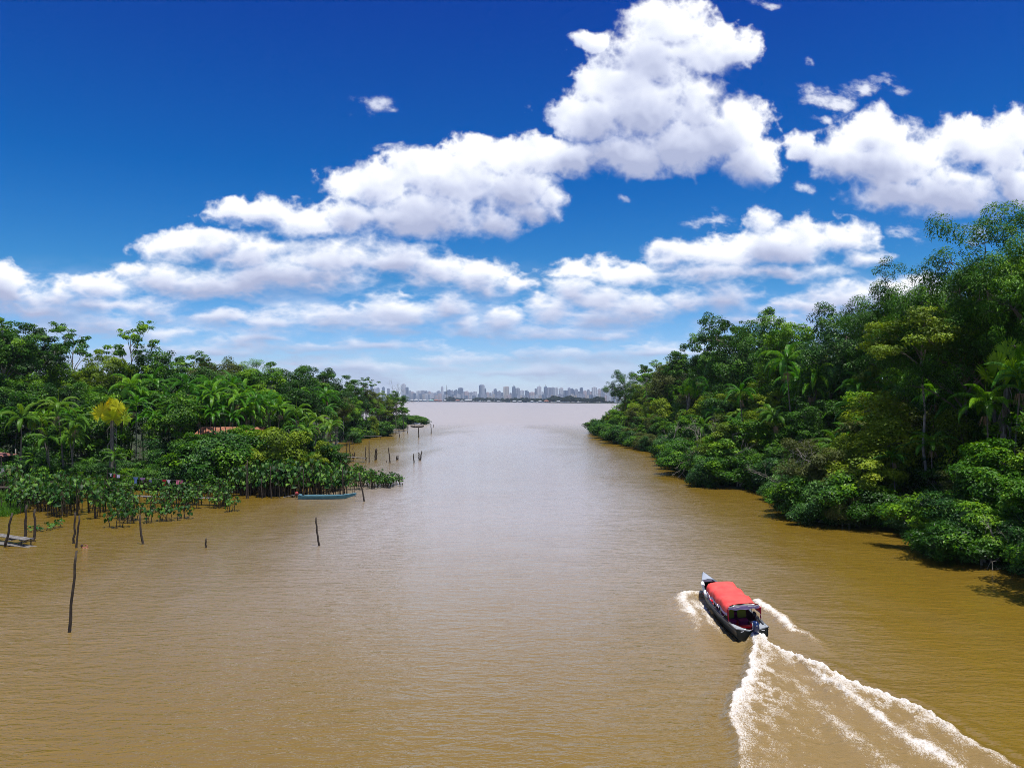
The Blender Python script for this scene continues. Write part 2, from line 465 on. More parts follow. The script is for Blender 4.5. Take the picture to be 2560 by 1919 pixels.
def river():
    def spaced(a, b, step, n, far, near):
        d = np.arange(a, b, step)
        hi = b + step * (np.geomspace(1, (far - b) / step, n))
        lo = a - step * (np.geomspace(1, (a - near) / step, n))
        return np.concatenate([lo[::-1], d, hi])
    xs = spaced(2.0, 22.0, 0.075, 46, 9000, -9000)
    ys = spaced(24.0, 51.0, 0.075, 60, 9000, -400)
    X, Y = np.meshgrid(xs, ys)
    foam = np.zeros(X.shape); turb = np.zeros(X.shape); Z = np.zeros(X.shape)
    jx0, jx1 = np.searchsorted(xs, (0, 24)); jy0, jy1 = np.searchsorted(ys, (20, 53))
    x, y = X[jy0:jy1, jx0:jx1], Y[jy0:jy1, jx0:jx1]
    wob = (fbm(x * 1.1, y * 1.1, 5, 3, .6) - .5)
    xw = x + wob * .55; yw = y + (fbm(x * 1.1 + 30, y * 1.1, 5, 8, .6) - .5) * .6
    f = np.zeros(x.shape); tb = np.zeros(x.shape); z = np.zeros(x.shape)
    pat = fbm(x * 2.3, y * 1.5, 5, 31, .6)
    for line, sgn, w0, w1 in ((ARM_L, 1, .60, 2.1), (ARM_R, -1, .60, 1.7)):
        d, sd_, a = polydist(xw, yw, line)
        ins = sd_ * sgn > 0
        w = w0 + (w1 - w0) * sstep(0, 9, a)
        core = np.where(ins, np.exp(-(d / (w * .42)) ** 1.5), np.exp(-(d / .09) ** 2))
        fade = 1 - .45 * sstep(6, 16, a)
        tail = np.where(ins, np.exp(-(d / (w * 1.5)) ** 1.6), 0) * (.25 + sstep(.36, .60, pat) * .65)
        f = np.maximum(f, np.maximum(core * fade * (.95 + .3 * pat), tail * fade))
        z += np.where(ins, np.exp(-(d / (w * .8)) ** 2), np.exp(-(d / .28) ** 2)) * .24 * (1 - .5 * sstep(4, 16, a))
        d2, _, a2 = polydist(x, y, line)
        z += -.07 * np.exp(-((d2 - w - 1.0) / .6) ** 2) * ins
        z += .05 * np.exp(-((d2 - .9) / .35) ** 2) * (~ins)
    for line, wd, am in ((STR_1, .42, 1.0), (STR_2, .60, .66)):
        d, sd_, a = polydist(xw, yw, line)
        f = np.maximum(f, np.exp(-(d / (wd * (.6 + a * .06))) ** 1.6) * am * (.72 + .28 * sstep(.30, .55, pat)) * sstep(0, 1.5, a))
        z += np.exp(-(d / .5) ** 2) * .04
    for line, wd, am, hz in ((BOW_L, .55, .95, .18), (BOW_L2, .36, .9, .06), (BOW_R, .42, 1.05, .14)):
        d, sd_, a = polydist(xw, yw, line); Lm = a.max()
        fd = 1 - .75 * sstep(Lm * .45, Lm, a)
        f = np.maximum(f, np.exp(-(d / wd) ** 1.7) * am * fd * (.6 + .8 * pat))
        z += np.exp(-(d / (wd * 1.2)) ** 2) * hz * fd
    # broken water between the strands of the bow splash
    bp = np.exp(-((x - gp(1742,1515)[0]) / .75) ** 2 - ((y - gp(1742,1515)[1]) / 2.6) ** 2)
    f = np.maximum(f, bp * .8 * (.45 + .9 * pat))
    # boiling water right behind the propeller
    sb = np.exp(-(np.abs(xw - 12.08) / (.30 + .16 * np.clip(39.2 - yw, 0, 9))) ** 2) * sstep(39.3, 39.0, y) * sstep(33.0, 38.6, y)
    f = np.maximum(f, sb * (.55 + .6 * pat)); z += sb * .10
    # churned lighter water inside the wake
    xm = np.interp(y, [a[1] for a in ARM_L][::-1], [a[0] for a in ARM_L][::-1])
    xr = np.interp(y, [a[1] for a in ARM_R][::-1], [a[0] for a in ARM_R][::-1])
    inside = sstep(-.3, .5, x - xm) * sstep(-.3, .5, xr - x) * (y < 39.3)
    tb = np.maximum(tb, inside * (.55 + .45 * pat))
    tb = np.maximum(tb, np.clip(f, 0, 1))
    side = sstep(10.2, 9.2, abs(x - 12.0) * 3) * sstep(36, 38, y) * sstep(50, 46, y)
    tb = np.maximum(tb, side * .3)
    f = np.maximum(f, inside * sstep(.50, .70, fbm(x * 3, y * 1.6, 5, 55, .6)) * .50)
    z += f * (fbm(x * 5, y * 5, 4, 17) - .35) * .24
    hullz = (abs(x - 12.0) < .80) & (y > 39.0) & (y < 48.5)
    z = np.where(hullz, -.10, z); f = np.where(hullz, 0, f)
    foam[jy0:jy1, jx0:jx1] = f; turb[jy0:jy1, jx0:jx1] = tb; Z[jy0:jy1, jx0:jx1] = z
    # long low swell from the wake and wind everywhere nearby
    damp = np.exp(-((X) / 120) ** 2) * np.exp(-(np.clip(Y, 0, None) / 160) ** 2)
    Z += damp * .05 * (fbm(X * .33 + Y * .06, Y * .75, 4, 201) - .5)
    ny, nx_ = X.shape
    idx = np.arange(ny * nx_).reshape(ny, nx_)
    q = np.stack([idx[:-1, :-1], idx[:-1, 1:], idx[1:, 1:], idx[1:, :-1]], -1).reshape(-1, 4)
    m = MB(); m.add(np.stack([X, Y, Z], -1).reshape(-1, 3), q, None, foam.ravel())
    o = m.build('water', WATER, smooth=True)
    at = o.data.attributes.new('churn', 'FLOAT', 'POINT'); at.data.foreach_set('value', turb.ravel().astype(np.float32))
    tag(o, 'muddy brown river water with wind ripples', None, None, 'structure')
    return o

def water_material():
    m = bpy.data.materials.new('river_water'); m.use_nodes = True
    nt = m.node_tree; L = nt.links.new; b = nt.nodes['Principled BSDF']
    ge = nt.nodes.new('ShaderNodeNewGeometry')
    def noise(sc, scale3, det=3.0, rough=.55, dist=0.0, rot=0.0):
        mp = nt.nodes.new('ShaderNodeMapping'); mp.inputs['Scale'].default_value = scale3; mp.inputs['Rotation'].default_value = (0, 0, rot)
        L(ge.outputs['Position'], mp.inputs[0])
        n = N(nt, 'ShaderNodeTexNoise', inp={'Scale': sc, 'Detail': det, 'Roughness': rough, 'Distortion': dist})
        L(mp.outputs[0], n.inputs['Vector']); return n.outputs[0]
    foam = N(nt, 'ShaderNodeAttribute', attribute_name='tone').outputs['Fac']
    churn = N(nt, 'ShaderNodeAttribute', attribute_name='churn').outputs['Fac']
    fn = noise(12.0, (1.5, .7, 1), 6.0, .70)
    fn2 = noise(38.0, (1, 1, 1), 3.0, .6)
    fsum = math_node(nt, 'ADD', foam, math_node(nt, 'MULTIPLY', math_node(nt, 'SUBTRACT', fn, .5), 1.5))
    fsum = math_node(nt, 'ADD', fsum, math_node(nt, 'MULTIPLY', math_node(nt, 'SUBTRACT', fn2, .5), 1.1))
    fm = N(nt, 'ShaderNodeMapRange', interpolation_type='SMOOTHSTEP', inp={'From Min': .42, 'From Max': .88}); L(fsum, fm.inputs[0])
    gate = N(nt, 'ShaderNodeMapRange', inp={'From Min': .04, 'From Max': .30}); L(foam, gate.inputs[0])
    fmask = math_node(nt, 'MULTIPLY', fm.outputs[0], gate.outputs[0])
    # silt colour drifting in large patches
    big = noise(.035, (1, .35, 1), 5.0, .55, 1.2)
    mid = noise(.25, (1, .3, 1), 4.0)
    c0 = mix_rgb(nt, big, (.146, .090, .005), (.188, .118, .013))
    c0 = mix_rgb(nt, math_node(nt, 'MULTIPLY', mid, .35), c0, (.16, .110, .035))
    # pale sky reflection painted into the base colour of open water, banks left brown
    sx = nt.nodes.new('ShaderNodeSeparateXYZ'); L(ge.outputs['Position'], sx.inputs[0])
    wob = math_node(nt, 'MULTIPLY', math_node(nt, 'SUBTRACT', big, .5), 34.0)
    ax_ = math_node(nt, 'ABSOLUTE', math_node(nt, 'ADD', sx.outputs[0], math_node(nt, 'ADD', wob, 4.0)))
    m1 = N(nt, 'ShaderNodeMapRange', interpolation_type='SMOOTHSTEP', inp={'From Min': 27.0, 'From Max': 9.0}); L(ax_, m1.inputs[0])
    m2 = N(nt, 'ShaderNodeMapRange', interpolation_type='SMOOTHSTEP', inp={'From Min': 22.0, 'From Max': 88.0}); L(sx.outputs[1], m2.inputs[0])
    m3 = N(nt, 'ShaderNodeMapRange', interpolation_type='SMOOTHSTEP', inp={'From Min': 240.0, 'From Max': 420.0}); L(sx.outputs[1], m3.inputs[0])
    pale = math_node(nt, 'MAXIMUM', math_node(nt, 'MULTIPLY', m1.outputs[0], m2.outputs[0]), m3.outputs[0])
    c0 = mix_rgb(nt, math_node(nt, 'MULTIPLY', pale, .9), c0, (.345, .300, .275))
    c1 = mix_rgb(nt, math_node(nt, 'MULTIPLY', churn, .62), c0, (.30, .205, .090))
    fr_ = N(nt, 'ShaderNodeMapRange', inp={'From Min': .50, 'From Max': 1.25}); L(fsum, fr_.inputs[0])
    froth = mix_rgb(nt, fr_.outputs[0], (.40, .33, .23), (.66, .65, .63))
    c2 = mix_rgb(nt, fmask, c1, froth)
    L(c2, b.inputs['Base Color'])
    b.inputs['IOR'].default_value = 1.60
    sy = nt.nodes.new('ShaderNodeSeparateXYZ'); L(ge.outputs['Position'], sy.inputs[0])
    open_ = N(nt, 'ShaderNodeMapRange', inp={'From Min': 60.0, 'From Max': 420.0, 'To Min': .07, 'To Max': .30}); L(sy.outputs[1], open_.inputs[0])   # the open river is rougher with wind
    rg = math_node(nt, 'MULTIPLY_ADD', fmask, .6, open_.outputs[0]); L(rg, b.inputs['Roughness'])
    # wind ripples: crests run roughly across the view
    w1 = noise(1.15, (.55, 1.5, 1), 3.0, .55, .8, R(9))
    w2 = noise(3.4, (.6, 1.3, 1), 3.0, .6, .5, R(-6))
    w3 = noise(.22, (.6, 1.3, 1), 3.0, .5, .6, R(14))
    h = math_node(nt, 'ADD', math_node(nt, 'MULTIPLY', w1, .112), math_node(nt, 'MULTIPLY', w2, .042))
    h = math_node(nt, 'ADD', h, math_node(nt, 'MULTIPLY', w3, .10))
    h = math_node(nt, 'ADD', h, math_node(nt, 'MULTIPLY', math_node(nt, 'MULTIPLY', churn, fn), .05))
    gust = noise(.05, (1, .45, 1), 4.0, .6, .8)
    gm = N(nt, 'ShaderNodeMapRange', inp={'From Min': .35, 'From Max': .65, 'To Min': .62, 'To Max': 1.30}); L(gust, gm.inputs[0])
    h = math_node(nt, 'MULTIPLY', h, gm.outputs[0])
    bp = N(nt, 'ShaderNodeBump', inp={'Strength': 1.0, 'Distance': 1.0}); L(h, bp.inputs['Height']); L(bp.outputs[0], b.inputs['Normal'])
    return m
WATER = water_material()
river()

# ------------------------------------------------------------------ land
SOIL = principled('dark_soil', (.035, .030, .015), .95, .2, noise=(.8, (.022, .045, .010)))
RB = [gp(1482,1079), gp(1530,1103), gp(1620,1128), gp(1680,1156), (26.9,109.5), (31,106), (35,102.5), (29.4,77), (36,73), (34.5,66.5), (34,57.5), (36.8,54), (40,47), (43,38), (47,25), (50,5)]
RIGHT_BANK = [(50,-60)] + RB[::-1] + [(34,305), (70,335), (400,360), (400,-60)]
LB = [(-110,103), (-86,105), (-60,106), (-38,106), (-33,104), (-28.5,107), (-28.5,121), (-35,156), (-50,200), (-52,222), (-44,256), (-49,310), (-50,396), (-56,430)]
LEFT_BANK = LB + [(-80,470), (-700,520), (-700,60), (-110,60)]
def land(name, poly, z, label):
    m = MB(); n = len(poly)
    P_ = np.array(poly); c = P_.mean(0)
    inner = P_ + (c - P_) / np.linalg.norm(c - P_, axis=1)[:, None] * 1.2
    import mathutils.geometry as mg
    v = np.vstack([np.c_[P_, np.full(n, -.5)], np.c_[P_ , np.full(n, z)]])
    q = [(j, (j+1) % n, n + (j+1) % n, n + j) for j in range(n)]
    tris = mg.tessellate_polygon([[Vector((p[0], p[1], 0)) for p in poly]])
    m.add(v, q, [(a + n, b + n, c_ + n) for a, b, c_ in tris])
    return tag(m.build(name, SOIL), label, None, None, 'structure')
land('right_bank', RIGHT_BANK, .18, 'dark muddy ground under the right bank forest')
land('left_bank', LEFT_BANK, .18, 'dark muddy ground under the left bank forest')
FARSH = [(px, K / (py - HOR)) for px, py in ((380,1003.0),(700,1003.3),(1010,1003.9),(1200,1004.6),(1300,1005.8),(1400,1007.2),(1530,1008.6),(1900,1010.5),(2700,1012))]
FARSH = [((p - 1280) / F * d, d) for p, d in FARSH]
def shore_d(px):
    ps = (380,700,1010,1200,1300,1400,1530,1900,2700); py = (1003.0,1003.3,1003.9,1004.6,1005.8,1007.2,1008.6,1010.5,1012)
    return K / (np.interp(px, ps, py) - HOR)
land('far_shore', FARSH + [(6500, 6600), (-4500, 8200)], 1.0, 'low far shore under the city skyline')

# ------------------------------------------------------------------ haze over the far water and the city
def haze():
    m = bpy.data.materials.new('haze_air'); m.use_nodes = True; nt = m.node_tree; nt.nodes.clear()
    o = nt.nodes.new('ShaderNodeOutputMaterial'); v = nt.nodes.new('ShaderNodeVolumePrincipled')
    v.inputs['Color'].default_value = (.66, .82, 1.0, 1); v.inputs['Density'].default_value = HAZE
    v.inputs['Anisotropy'].default_value = .2
    nt.links.new(v.outputs[0], o.inputs['Volume'])
    b = MB().box((0, 4350, 81), (19000, 9700, 164))
    return tag(b.build('haze', m), 'thin pale haze softening the far city', None, None, 'stuff')
HAZE = 0.000055
haze()
# ------------------------------------------------------------------ materials for plants
BARK = principled('grey_bark', (.11, .095, .075), .9, .2, noise=(3.0, (.20, .18, .145)))
PALE_BARK = principled('pale_bark', (.30, .28, .235), .85, .2, noise=(2.0, (.17, .155, .125)))
PALM_BARK = principled('palm_bark', (.19, .175, .14), .85, .2, noise=(4.0, (.10, .085, .06)))
STEM = principled('aninga_stem', (.045, .036, .024), .9, .2, noise=(3.0, (.085, .07, .045)))
L_DARK = leaf_mat('leaf_dark', (.005, .024, .001), (.030, .110, .002), (.170, .330, .004), .30, .36)
L_MID = leaf_mat('leaf_mid', (.009, .038, .001), (.050, .160, .003), (.225, .385, .006), .34, .40)
L_YEL = leaf_mat('leaf_yellow_green', (.050, .090, .004), (.145, .230, .008), (.32, .38, .015), .38, .45)
L_BLUE = leaf_mat('leaf_grey_green', (.005, .028, .004), (.028, .098, .012), (.12, .26, .035), .25, .34)
L_OLIVE = leaf_mat('leaf_olive', (.035, .050, .008), (.085, .110, .018), (.16, .19, .04), .34, .45)
L_PALM = leaf_mat('leaf_palm', (.008, .045, .001), (.042, .165, .003), (.24, .42, .010), .36, .33)
L_PALMY = leaf_mat('leaf_palm_bright', (.030, .085, .006), (.075, .185, .010), (.22, .32, .02), .42, .36)
L_FAN = leaf_mat('leaf_fan_yellow', (.12, .24, .008), (.42, .44, .010), (.72, .50, .014), .40, .45)
L_ANI = leaf_mat('leaf_aninga', (.008, .036, .005), (.022, .085, .008), (.10, .21, .015), .28, .45, spec=.22)
L_GRASS = leaf_mat('leaf_grass', (.03, .09, .005), (.055, .16, .008), (.10, .22, .012), .45, .5)
STRAW = principled('dry_flower_stalk', (.30, .20, .11), .9, .2)

def unit(a): return a / (np.linalg.norm(a, axis=-1, keepdims=True) + 1e-9)

def leaves(mb, c, n, Lm, Wm, rg, tone, droop=.25):
    """one flat rhombic leaf per point, facing n, pointing off at random and hanging a little"""
    k = len(c); n = unit(n)
    r = unit(rg.normal(size=(k, 3)) + np.array([0, 0, -droop * 2]))
    t = unit(r - n * (r * n).sum(1, keepdims=True)); b = np.cross(n, t)
    l = Lm * rg.uniform(.65, 1.3, (k, 1)); w = Wm * rg.uniform(.7, 1.25, (k, 1))
    v = np.stack([c - t * l * .5, c + b * w * .5 + t * l * .02, c + t * l * .5 - n * l * .10, c - b * w * .5 + t * l * .02], 1)
    q = np.arange(k * 4).reshape(k, 4)
    mb.add(v.reshape(-1, 3), q, None, np.repeat(tone, 4))

def clumps_to_leaves(cl, rad, center, per, Lm, Wm, rg, flat=.62, up=.55, droop=.25):
    mb = MB(); k = len(cl)
    for i in range(k):
        m = int(per * rg.uniform(.7, 1.3) * (rad[i] / rad.mean()) ** 2)
        d = unit(rg.normal(size=(m, 3)) + np.array([0, 0, .30]))
        rr = rg.uniform(.45, 1.05, (m, 1)) ** .7
        c = cl[i] + d * rr * rad[i] * np.array([1, 1, flat])
        out = unit(cl[i] - center)
        n = d * .55 + out * .35 + np.array([0, 0, up]) + rg.normal(size=(m, 3)) * .38
        tone = np.clip(.42 + rg.normal() * .14 + rg.normal(size=m) * .13 + d[:, 2] * .06, 0, 1)
        leaves(mb, c, n, Lm, Wm, rg, tone, droop)
    return mb

def limb(mb, a, b, r0, r1, rg, sag=.12, n=5, sides=5):
    a, b = np.array(a, float), np.array(b, float); L_ = np.linalg.norm(b - a)
    t = np.linspace(0, 1, n)[:, None]
    p = a + (b - a) * t + rg.normal(size=(n, 3)) * L_ * .035 * (t * (1 - t) * 4)
    p[:, 2] += (np.sin(t[:, 0] * math.pi)) * L_ * sag
    mb.tube(p, np.linspace(r0, r1, n), sides, cap=False)

def tree_proto(name, seed, ht, crown_z, R_, Hc, lobes, clumps_per, crad, per, Lm, Wm, leaf, bark, cat, rt=.22, flat=.62, spread=1.0, low=-.4, droop=.25, lean=(0, 0), bare=0, stems=1):
    rg = np.random.default_rng(seed)
    root = empty(name); root['category'] = cat
    C0 = np.array([lean[0], lean[1], crown_z])
    lob = []
    for i in range(lobes):
        for _ in range(60):
            d = unit(rg.normal(size=3)); 
            if d[2] < low: continue
            r = rg.uniform(.35, .95) * spread
            p = C0 + d * r * np.array([R_, R_, Hc]); 
            if all(np.linalg.norm((p - q[0]) / np.array([R_, R_, Hc])) > .38 for q in lob): break
        lob.append((p, rg.uniform(.28, .46)))
    cl, rd = [], []
    for p, s in lob:
        for j in range(clumps_per):
            d = unit(rg.normal(size=3) + np.array([0, 0, .25]))
            cl.append(p + d * s * np.array([R_, R_, min(Hc, R_ * 1.3)]) * rg.uniform(.55, 1.05))
            rd.append(crad * rg.uniform(.65, 1.3))
    cl = np.array(cl); rd = np.array(rd); cl[:, 2] = np.maximum(cl[:, 2], .35)
    tk = MB()
    for s in range(stems):
        o = rg.normal(size=2) * .35 * (stems > 1)
        pts = [(o[0], o[1], -.6)]
        nn = 6
        for i in range(1, nn):
            f = i / (nn - 1)
            pts.append((o[0] + lean[0] * f ** 1.4 + rg.normal() * .10 * ht / 16, o[1] + lean[1] * f ** 1.4 + rg.normal() * .10 * ht / 16, f * (crown_z + Hc * .35)))
        tk.tube(pts, np.linspace(rt, rt * .35, nn), 7)
    pts = np.array(pts)
    for p, s in lob:
        zz = min(max(p[2] - np.hypot(p[0] - C0[0], p[1] - C0[1]) * .8, crown_z - Hc * .75), crown_z + Hc * .3)
        a = np.array([np.interp(zz, pts[:, 2], pts[:, 0]), np.interp(zz, pts[:, 2], pts[:, 1]), zz])
        limb(tk, a, p, rt * .42, rt * .14, rg)
    for p, s in lob:
        near = np.argsort(np.linalg.norm(cl - p, axis=1))[:clumps_per]
        for j in near[: max(3, clumps_per // 2)]: limb(tk, p, cl[j], rt * .14, rt * .04, rg, .05, 3, 3)
    for i in range(bare):
        p = cl[rg.integers(len(cl))]; q = p + unit(p - C0 + rg.normal(size=3)) * rg.uniform(.4, 1.3)
        limb(tk, p - (p - C0) * .25, q, rt * .12, rt * .03, rg, .08, 4, 3)
    tk.build('trunk', bark, root)
    clumps_to_leaves(cl, rd, C0, per, Lm, Wm, rg, flat, .55, droop).build('crown', leaf, root)
    return root

P = {}
# dense broadleaf trees, 16-19 m
P['b1'] = tree_proto('broadleaf_tree', 11, 18, 11.5, 4.8, 6.0, 12, 10, 1.05, 130, .34, .17, L_DARK, BARK, 'tree')
P['b2'] = tree_proto('broadleaf_tree', 12, 18, 11.0, 5.4, 6.2, 13, 10, 1.1, 130, .32, .16, L_MID, BARK, 'tree')
P['b3'] = tree_proto('broadleaf_tree', 13, 17, 11.0, 4.2, 6.0, 10, 10, .95, 140, .30, .16, L_MID, BARK, 'tree', flat=.5)
P['b4'] = tree_proto('broadleaf_tree', 14, 17, 10.5, 5.0, 5.8, 11, 11, 1.0, 140, .36, .15, L_YEL, PALE_BARK, 'tree', flat=.45)
P['b5'] = tree_proto('broadleaf_tree', 15, 18, 11.5, 4.6, 6.4, 12, 9, 1.0, 140, .28, .13, L_BLUE, BARK, 'tree')
P['b6'] = tree_proto('broadleaf_tree', 16, 16, 10.0, 4.8, 5.6, 11, 10, 1.0, 130, .32, .15, L_OLIVE, BARK, 'tree')
# open umbrella crowns on visible limbs
P['u1'] = tree_proto('tall_open_tree', 21, 18, 14.5, 4.2, 3.4, 9, 5, .75, 90, .34, .18, L_DARK, PALE_BARK, 'tree', rt=.17, flat=.42, spread=1.15, low=-.1)
P['u2'] = tree_proto('tall_open_tree', 22, 18, 14.0, 3.8, 3.8, 8, 4, .7, 80, .32, .17, L_MID, PALE_BARK, 'tree', rt=.15, flat=.40, spread=1.25, low=-.2, bare=10)
P['u3'] = tree_proto('tall_open_tree', 23, 18, 14.0, 4.4, 4.2, 14, 7, .85, 95, .34, .16, L_DARK, PALE_BARK, 'tree', rt=.18, flat=.5, spread=1.1)
# fine feathery foliage
P['f1'] = tree_proto('feathery_tree', 31, 20, 14.0, 5.4, 6.6, 22, 9, .95, 190, .27, .09, L_MID, BARK, 'tree', rt=.2, flat=.75, spread=1.1, droop=.6, bare=16)
P['f2'] = tree_proto('feathery_tree', 32, 20, 14.5, 4.6, 6.0, 20, 9, .90, 200, .27, .085, L_MID, BARK, 'tree', rt=.2, flat=.9, spread=1.15, droop=.7, bare=20)
# leafy to the ground
P['m1'] = tree_proto('bushy_tree', 41, 9, 4.9, 3.0, 4.8, 13, 9, .80, 130, .28, .15, L_MID, BARK, 'tree', rt=.14, low=-1)
P['m2'] = tree_proto('bushy_tree', 42, 9, 4.7, 3.2, 4.6, 13, 9, .80, 130, .26, .14, L_DARK, BARK, 'tree', rt=.14, low=-1, bare=14)
P['m3'] = tree_proto('bushy_tree', 43, 9, 4.8, 2.8, 4.6, 12, 9, .75, 130, .24, .13, L_YEL, BARK, 'tree', rt=.14, low=-1)
P['m4'] = tree_proto('bushy_tree', 44, 9, 4.8, 3.2, 4.8, 13, 9, .80, 130, .27, .12, L_OLIVE, PALE_BARK, 'tree', rt=.14, low=-1, bare=20)
# shrubs over the water
P['s1'] = tree_proto('riverside_shrub', 51, 4, 1.7, 3.0, 1.8, 12, 10, .72, 130, .23, .12, L_DARK, PALE_BARK, 'shrub', rt=.08, low=-.75, bare=14, stems=3)
P['s2'] = tree_proto('riverside_shrub', 52, 4, 1.8, 3.1, 2.0, 12, 10, .72, 130, .21, .11, L_MID, PALE_BARK, 'shrub', rt=.08, low=-.75, bare=10, stems=3)
P['s3'] = tree_proto('riverside_shrub', 53, 4, 1.9, 2.9, 2.1, 12, 10, .72, 130, .20, .10, L_BLUE, PALE_BARK, 'shrub', rt=.08, low=-.8, bare=22, stems=3)
P['s4'] = tree_proto('riverside_shrub', 54, 4, 1.8, 2.8, 2.0, 11, 10, .70, 130, .20, .10, L_OLIVE, PALE_BARK, 'shrub', rt=.08, low=-.8, bare=40, stems=3)
P['s5'] = tree_proto('riverside_shrub', 55, 4, 2.2, 2.6, 2.4, 12, 10, .68, 130, .22, .12, L_YEL, BARK, 'shrub', rt=.08, low=-.8, bare=4, stems=3)

def frond(mb, rb, base, az, el, Ln, rg, wid=.55, hang=.8, nl=34, tone=.5, arch=1.0):
    """arching feather frond: rachis plus hanging leaflets"""
    n = 14; s = np.linspace(0, 1, n)
    ang = el - arch * 1.9 * s ** 1.3
    dr = np.cumsum(np.cos(ang)) * Ln / n; dz = np.cumsum(np.sin(ang)) * Ln / n
    ca, sa = math.cos(az), math.sin(az)
    p = np.c_[base[0] + dr * ca, base[1] + dr * sa, base[2] + dz]; p = np.vstack([base, p])
    rb.tube(p, np.linspace(.035, .008, n + 1), 4, False)
    t = np.repeat(np.linspace(.18, 1.0, nl), 2); side = np.tile([-1, 1], nl)
    k = len(t); i = t * n
    q = np.stack([np.interp(i, np.arange(n + 1), p[:, j]) for j in range(3)], 1)
    tan = unit(np.stack([np.interp(i, np.arange(n + 1), np.gradient(p[:, j])) for j in range(3)], 1))
    lat = np.array([-sa, ca, 0.0])[None, :] * side[:, None]
    ll = wid * np.sin(np.clip(t * 1.02, 0, 1) * math.pi * .86 + .28)[:, None] * rg.uniform(.85, 1.15, (k, 1))
    d1 = unit(lat * .75 + tan * .55 + np.array([0, 0, .12])); d2 = unit(lat * .45 + tan * .35 + np.array([0, 0, -hang]))
    w = unit(np.cross(d1, np.array([0, 0, 1.0])) ) * .036
    w = tan * .040
    a0, a1 = q - w, q + w
    m0 = q + d1 * ll * .5 - w * 1.1; m1 = q + d1 * ll * .5 + w * 1.1
    e = q + d1 * ll * .5 + d2 * ll * .6
    v = np.stack([a0, m0, m1, a1, e], 1).reshape(-1, 3); b = np.arange(k)[:, None] * 5
    mb.add(v, b + np.array([[0, 1, 2, 3]]), b + np.array([[1, 4, 2]]), np.clip(tone + rg.normal(size=k) * .07, 0, 1).repeat(5))

def palm_proto(name, seed, ht, nf, Ln, leaf, lean=0.0, straw=True, wid=.55, hang=.8, el=(1.25, .1), tr=.075):
    rg = np.random.default_rng(seed); root = empty(name); root['category'] = 'palm'
    tk = MB(); a = rg.uniform(0, 6.28)
    t = np.linspace(0, 1, 9); x = lean * t ** 1.6; 
    pts = np.c_[x * math.cos(a) + rg.normal(size=9) * .03, x * math.sin(a), t * ht]; pts[0, 2] = -.5
    tk.tube(pts, np.linspace(tr * 1.5, tr * .8, 9), 7)
    top = pts[-1].copy()
    tk.build('trunk', PALM_BARK if ht > 3 else STEM, root)
    sh = MB(); sh.tube([top, top + [0, 0, .5], top + [0, 0, 1.0]], [tr * 1.0, tr * 1.25, tr * .6], 6)
    cr = MB(); top = top + np.array([0, 0, .85])
    for i in range(nf):
        f = i / nf
        frond(cr, sh, top, i * 2.399 + rg.normal() * .2, el[0] + (el[1] - el[0]) * f ** .8 + rg.normal() * .12, Ln * rg.uniform(.85, 1.1), rg, wid, hang, 32, .32 + .3 * rg.random(), rg.uniform(.75, 1.1))
    cr.tube([top, top + np.array([.05, .03, Ln * .35]), top + np.array([.12, .05, Ln * .62])], [.04, .025, .004], 4, tone=.9)
    sh.build('crownshaft', leaf, root); cr.build('crown', leaf, root)
    if straw:
        st = MB()
        for b_ in range(2):
            aa = rg.uniform(0, 6.28); o = top - np.array([0, 0, 1.1])
            for j in range(14):
                d = np.array([math.cos(aa + rg.normal() * .5), math.sin(aa + rg.normal() * .5), 0]) * .45
                st.tube([o, o + d * .7 + [0, 0, .1], o + d * 1.2 + [0, 0, -.55 - rg.random() * .3]], [.02, .014, .008], 3, False)
        st.build('flower_stalk', STRAW, root)
    return root
P['p1'] = palm_proto('acai_palm', 61, 11.0, 13, 3.4, L_PALM, .8)
P['p2'] = palm_proto('acai_palm', 62, 11.0, 12, 3.2, L_PALM, 1.8, straw=False)
P['p3'] = palm_proto('acai_palm', 63, 11.0, 14, 3.6, L_PALM, .4, wid=.7, hang=1.0)
P['p4'] = palm_proto('acai_palm', 64, 7.5, 11, 2.8, L_PALMY, .9)
P['p5'] = palm_proto('acai_palm', 65, 6.0, 11, 2.9, L_PALMY, .5, straw=False, wid=.5)

